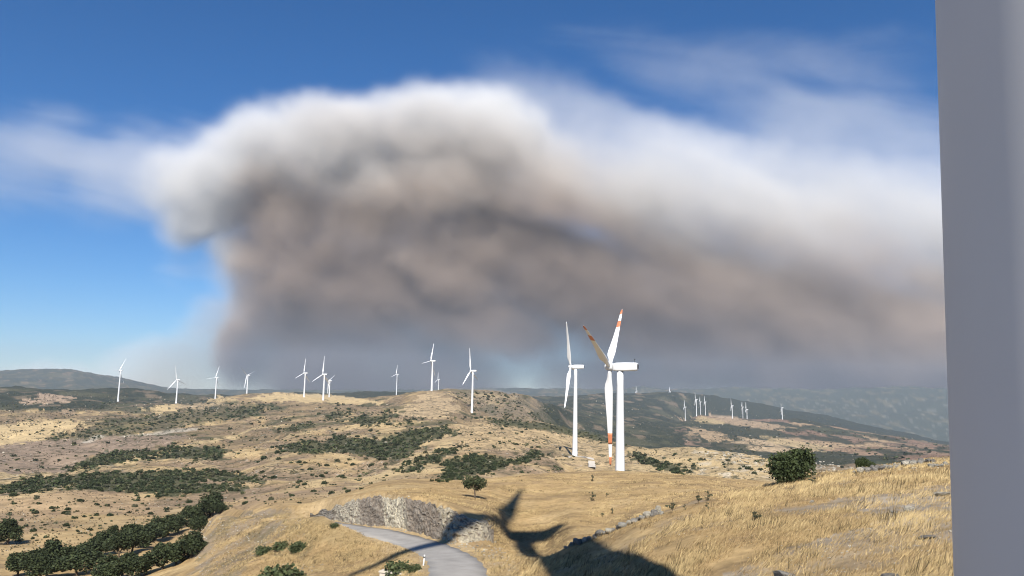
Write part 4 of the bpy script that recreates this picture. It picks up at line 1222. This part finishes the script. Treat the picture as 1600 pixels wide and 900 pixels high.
# ------------------------------------------------------------------ wildfire smoke: one real volume beyond the hills, lit by the sun
SM_LO, SM_HI = (-10000.0, 9800.0, -250.0), (10000.0, 14300.0, 5700.0)
SM_VOX = 38.0
def smoke_blobs():
    """(column, row, half width, half height in photo pixels, distance, half depth m, tilt deg, strength)"""
    return [
        # rising column over the fire
        (520, 600, 120, 90, 12900, 900, 0, 1.1), (470, 520, 95, 110, 12900, 850, 0, 1.1), (560, 500, 150, 120, 12900, 900, 0, 1.2),
        (395, 560, 55, 75, 12700, 500, -10, 0.8), (660, 560, 110, 80, 13000, 800, 0, 0.95), (610, 450, 190, 100, 12800, 950, 0, 1.2), (480, 420, 110, 90, 12700, 800, 20, 1.1),
        (330, 335, 110, 65, 12200, 700, 25, 1.1), (400, 395, 95, 75, 12500, 700, 30, 1.1), (430, 470, 90, 100, 12700, 700, 10, 1.1), (390, 540, 60, 90, 12600, 600, -5, 1.05), (700, 415, 120, 55, 11900, 450, -30, 1.15),
        (560, 565, 190, 90, 12700, 800, 0, 1.15), (480, 580, 120, 70, 12500, 600, 0, 1.1), (720, 570, 90, 50, 12800, 600, 0, 0.95),
        # brown body leaning back under the canopy
        (450, 350, 120, 80, 12300, 800, 25, 1.1), (560, 350, 150, 100, 12400, 900, 0, 1.1), (720, 420, 170, 90, 12600, 900, -20, 1.1), (860, 470, 170, 75, 12700, 900, -15, 1.1),
        (770, 500, 200, 90, 12700, 900, -10, 1.1), (800, 390, 190, 100, 12400, 900, -15, 1.1), (930, 440, 200, 90, 12400, 900, -10, 1.0), (640, 330, 180, 80, 12200, 800, 0, 1.0),
        (400, 300, 150, 80, 12300, 900, 20, 1.0), (620, 260, 260, 90, 12300, 900, 0, 1.0), (385, 545, 55, 95, 12300, 500, -5, 0.9),
        (730, 370, 180, 90, 12100, 800, -20, 1.1), (560, 300, 170, 80, 12000, 700, 0, 1.0),
        # sunlit canopy
        (300, 285, 115, 80, 11900, 700, 25, 0.85), (400, 240, 130, 85, 11700, 800, 20, 1.05), (520, 210, 150, 85, 11500, 900, 10, 1.1), (660, 195, 150, 90, 11400, 900, 0, 1.15), (770, 215, 140, 85, 11500, 900, -10, 1.1),
        (860, 280, 170, 100, 11600, 900, -20, 0.9), (980, 330, 200, 100, 11700, 900, -20, 0.75), (700, 290, 200, 80, 11700, 800, 0, 1.0), (540, 270, 150, 60, 11800, 600, 10, 0.9),
        # smoke bank drifting off down wind
        (1080, 430, 260, 120, 12100, 1100, -12, 0.8), (1040, 520, 280, 100, 12700, 1000, 0, 0.85), (1250, 480, 260, 110, 12300, 1100, -8, 0.9), (1400, 520, 260, 120, 12400, 1200, -5, 0.9), (1600, 520, 260, 150, 12400, 1200, 0, 0.85), (1500, 450, 260, 90, 12200, 1000, -10, 0.6),
        (1110, 300, 280, 110, 11800, 900, -15, 0.42), (1280, 340, 340, 120, 11900, 1000, -8, 0.45), (1470, 350, 320, 130, 12000, 1000, -4, 0.45), (1180, 370, 240, 90, 11700, 900, -18, 0.5), (1330, 410, 260, 90, 11800, 900, -15, 0.42), (1300, 590, 360, 80, 12800, 1000, 0, 1.0), (1000, 590, 240, 70, 12900, 900, 0, 0.85), (1560, 590, 280, 90, 12800, 1000, 0, 1.0), (650, 600, 200, 60, 13000, 900, 0, 1.1), (1200, 540, 300, 80, 12600, 1000, 0, 1.0),
    ]
def smoke_wisps():
    return [(80, 255, 190, 95, 12300, 900, 5, 1.0), (210, 275, 170, 100, 12200, 900, 15, 1.35), (-80, 250, 190, 85, 12300, 800, 0, 0.9), (270, 570, 90, 55, 11200, 600, 0, 1.3), (190, 597, 130, 40, 11000, 500, 0, 1.1), (345, 490, 55, 75, 12500, 500, -20, 1.0), (290, 410, 50, 40, 12500, 400, -20, 0.6),
            (340, 560, 80, 80, 11600, 600, 0, 1.2),
            (1150, 110, 360, 100, 11500, 700, -8, 0.62), (1330, 210, 350, 130, 11500, 900, -8, 1.0), (1000, 270, 300, 130, 11500, 1000, -20, 2.4), (1280, 330, 420, 140, 11600, 1000, -8, 2.8), (900, 200, 220, 90, 11500, 800, -20, 1.3), (1250, 20, 360, 80, 11500, 600, 0, 0.6), (1580, 300, 260, 160, 11600, 800, 0, 1.1), (930, 210, 150, 70, 11500, 600, -20, 0.6),
            (820, 560, 110, 60, 13300, 500, 0, 1.0), (250, 570, 110, 58, 11200, 800, 0, 3.4), (150, 594, 160, 40, 11000, 800, 0, 3.2), (330, 540, 70, 90, 11700, 600, -8, 1.9)]

def smoke_volume():
    ng = bpy.data.node_groups.new('smoke_field', 'GeometryNodeTree')
    ng.interface.new_socket('Geometry', in_out='OUTPUT', socket_type='NodeSocketGeometry')
    N, L = ng.nodes, ng.links
    def mth(op, a, b=None, c=None):
        n = N.new('ShaderNodeMath'); n.operation = op
        for i, v in enumerate((a, b, c)):
            if v is None: continue
            if hasattr(v, 'is_linked'): L.new(v, n.inputs[i])
            else: n.inputs[i].default_value = v
        return n.outputs[0]
    def vmth(op, a, b=None, out=0):
        n = N.new('ShaderNodeVectorMath'); n.operation = op
        for i, v in enumerate((a, b)):
            if v is None: continue
            if hasattr(v, 'is_linked'): L.new(v, n.inputs[i])
            elif i == 1 and op == 'SCALE': n.inputs['Scale'].default_value = v
            else: n.inputs[i].default_value = v
        return n.outputs['Value'] if out else n.outputs[0]
    def nz(vec, scale, det, rough, dist=0.0, color=False):
        n = N.new('ShaderNodeTexNoise'); n.noise_dimensions = '3D'
        n.inputs['Scale'].default_value, n.inputs['Detail'].default_value, n.inputs['Roughness'].default_value, n.inputs['Distortion'].default_value = scale, det, rough, dist
        L.new(vec, n.inputs['Vector'])
        return n.outputs[1] if color else n.outputs[0]
    pos = N.new('GeometryNodeInputPosition').outputs[0]
    km = vmth('SCALE', pos, 0.001)
    # billows: bend the whole field before measuring the lobes
    warp = vmth('SCALE', vmth('SUBTRACT', nz(km, 0.55, 3.0, 0.5, 0, True), (0.5, 0.5, 0.5)), 950.0)
    warp2 = vmth('SCALE', vmth('SUBTRACT', nz(km, 2.2, 2.0, 0.5, 0, True), (0.5, 0.5, 0.5)), 260.0)
    p = vmth('ADD', vmth('ADD', pos, warp), warp2)
    def lobes(lst, k):
        s = None
        for x, y, rx, rz, d, ry, tilt, w in lst:
            az, t = px_dir(x, y)
            c = (d * math.tan(az), d, d / math.cos(az) * float(t))
            q = vmth('SUBTRACT', p, tuple(float(v) for v in c))
            if tilt:
                rn = N.new('ShaderNodeVectorRotate'); rn.rotation_type = 'Y_AXIS'
                L.new(q, rn.inputs['Vector']); rn.inputs['Angle'].default_value = R(tilt)
                q = rn.outputs[0]
            m = d / F_PX
            q = vmth('DIVIDE', q, (rx * m, float(ry), rz * m))
            f = mth('MULTIPLY', mth('SUBTRACT', 1.0, vmth('LENGTH', q, None, 1)), float(w))
            f = mth('MAXIMUM', f, -1.0)
            s = f if s is None else mth('SMOOTH_MAX', s, f, k)
        return s
    body = lobes(smoke_blobs(), 0.22)
    thin = lobes(smoke_wisps(), 0.15)
    rt = N.new('ShaderNodeVectorRotate'); rt.rotation_type = 'Y_AXIS'; rt.inputs['Angle'].default_value = R(-24)
    L.new(km, rt.inputs['Vector'])
    streak = vmth('MULTIPLY', rt.outputs[0], (0.42, 1.0, 1.25))
    n1 = mth('ADD', mth('MULTIPLY', nz(streak, 0.8, 7.0, 0.52, 0.5), 0.65), mth('MULTIPLY', nz(km, 1.1, 8.0, 0.6, 0.5), 0.35))
    rt2 = N.new('ShaderNodeVectorRotate'); rt2.rotation_type = 'Y_AXIS'; rt2.inputs['Angle'].default_value = R(-10)
    L.new(km, rt2.inputs['Vector'])
    n2 = nz(vmth('MULTIPLY', rt2.outputs[0], (0.32, 0.8, 1.9)), 0.9, 7.0, 0.62, 0.7)
    def sstep(v, a, b, hi):
        n = N.new('ShaderNodeMapRange'); n.interpolation_type = 'SMOOTHSTEP'
        L.new(v, n.inputs[0])
        n.inputs[1].default_value, n.inputs[2].default_value, n.inputs[3].default_value, n.inputs[4].default_value = a, b, 0.0, hi
        return n.outputs[0]
    e = mth('ADD', body, mth('MULTIPLY', mth('SUBTRACT', n1, 0.5), 0.8))
    dens = sstep(e, -0.12, 0.6, 1.0)
    dens = mth('MULTIPLY', mth('POWER', dens, 1.8), SMOKE_DENSITY)
    e2 = mth('ADD', thin, mth('MULTIPLY', mth('SUBTRACT', n2, 0.5), 1.6))
    dthin = mth('MULTIPLY', sstep(e2, -0.05, 0.9, 1.5), VEIL_DENSITY)
    tot = mth('MULTIPLY', mth('ADD', dens, dthin), 1000.0)      # grid in 1/km: tiny values would be clipped away in blocks
    vc = N.new('GeometryNodeVolumeCube')
    L.new(tot, vc.inputs['Density'])
    vc.inputs['Min'].default_value, vc.inputs['Max'].default_value = SM_LO, SM_HI
    for i, ax in enumerate('XYZ'):
        vc.inputs['Resolution ' + ax].default_value = int((SM_HI[i] - SM_LO[i]) / SM_VOX)
    sm = N.new('GeometryNodeSetMaterial')
    L.new(vc.outputs[0], sm.inputs[0])
    m = bpy.data.materials.new('wildfire_smoke'); m.use_nodes = True
    n, l = m.node_tree.nodes, m.node_tree.links
    n.remove(n['Principled BSDF'])
    pv = n.new('ShaderNodeVolumePrincipled')
    tc = n.new('ShaderNodeTexCoord'); sx = n.new('ShaderNodeSeparateXYZ'); l.new(tc.outputs['Object'], sx.inputs[0])
    def sm_(op, u, v, w=None):
        q = n.new('ShaderNodeMath'); q.operation = op
        for i, s in enumerate((u, v, w)):
            if s is None: continue
            if hasattr(s, 'is_linked'): l.new(s, q.inputs[i])
            else: q.inputs[i].default_value = s
        return q.outputs[0]
    # grey brown low smoke, canopy shade painted into its colour; paler aloft and sideways
    vr = n.new('ShaderNodeVectorRotate'); vr.rotation_type = 'Y_AXIS'; vr.inputs['Angle'].default_value = R(-24)
    l.new(tc.outputs['Object'], vr.inputs['Vector'])
    vm = n.new('ShaderNodeVectorMath'); vm.operation = 'MULTIPLY'; vm.inputs[1].default_value = (0.4, 0.8, 1.3); l.new(vr.outputs[0], vm.inputs[0])
    nn = noise_node(n, l, 0.00050, 3, 0.5, vm.outputs[0])
    hgt = sm_('MULTIPLY_ADD', sm_('SUBTRACT', nn.outputs[0], 0.5), 2600.0, sx.outputs[2])
    hgt = sm_('MULTIPLY_ADD', sm_('MAXIMUM', sm_('SUBTRACT', sx.outputs[0], 800.0), 0.0), 0.22, hgt)
    hgt = sm_('MULTIPLY_ADD', sm_('MAXIMUM', sm_('SUBTRACT', -4100.0, sx.outputs[0]), 0.0), 2.8, hgt)
    mr = n.new('ShaderNodeMapRange'); l.new(hgt, mr.inputs[0])
    mr.inputs[1].default_value, mr.inputs[2].default_value = 0.0, 4200.0
    rp = ramp(n, [(0.16, (0.24, 0.222, 0.235)), (0.36, (0.47, 0.385, 0.33)), (0.68, (0.69, 0.59, 0.51)), (0.88, (0.90, 0.87, 0.84)), (1.0, (0.94, 0.93, 0.915))])
    l.new(mr.outputs[0], rp.inputs[0]); l.new(rp.outputs[0], pv.inputs['Color'])
    pv.inputs['Density'].default_value = 0.001
    pv.inputs['Anisotropy'].default_value = -0.2
    l.new(pv.outputs[0], n['Material Output'].inputs['Volume'])
    sm.inputs['Material'].default_value = m
    out = N.new('NodeGroupOutput'); L.new(sm.outputs[0], out.inputs[0])
    me = bpy.data.meshes.new('smoke_plume'); me.materials.append(m)
    o = bpy.data.objects.new('smoke_plume', me); COL.objects.link(o)
    md = o.modifiers.new('smoke', 'NODES'); md.node_group = ng
    tag(o, 'huge grey brown wildfire smoke plume with a sunlit top drifting behind the hills', 'smoke', kind='stuff')
SMOKE_DENSITY, VEIL_DENSITY = 0.0032, 0.00036
smoke_volume()
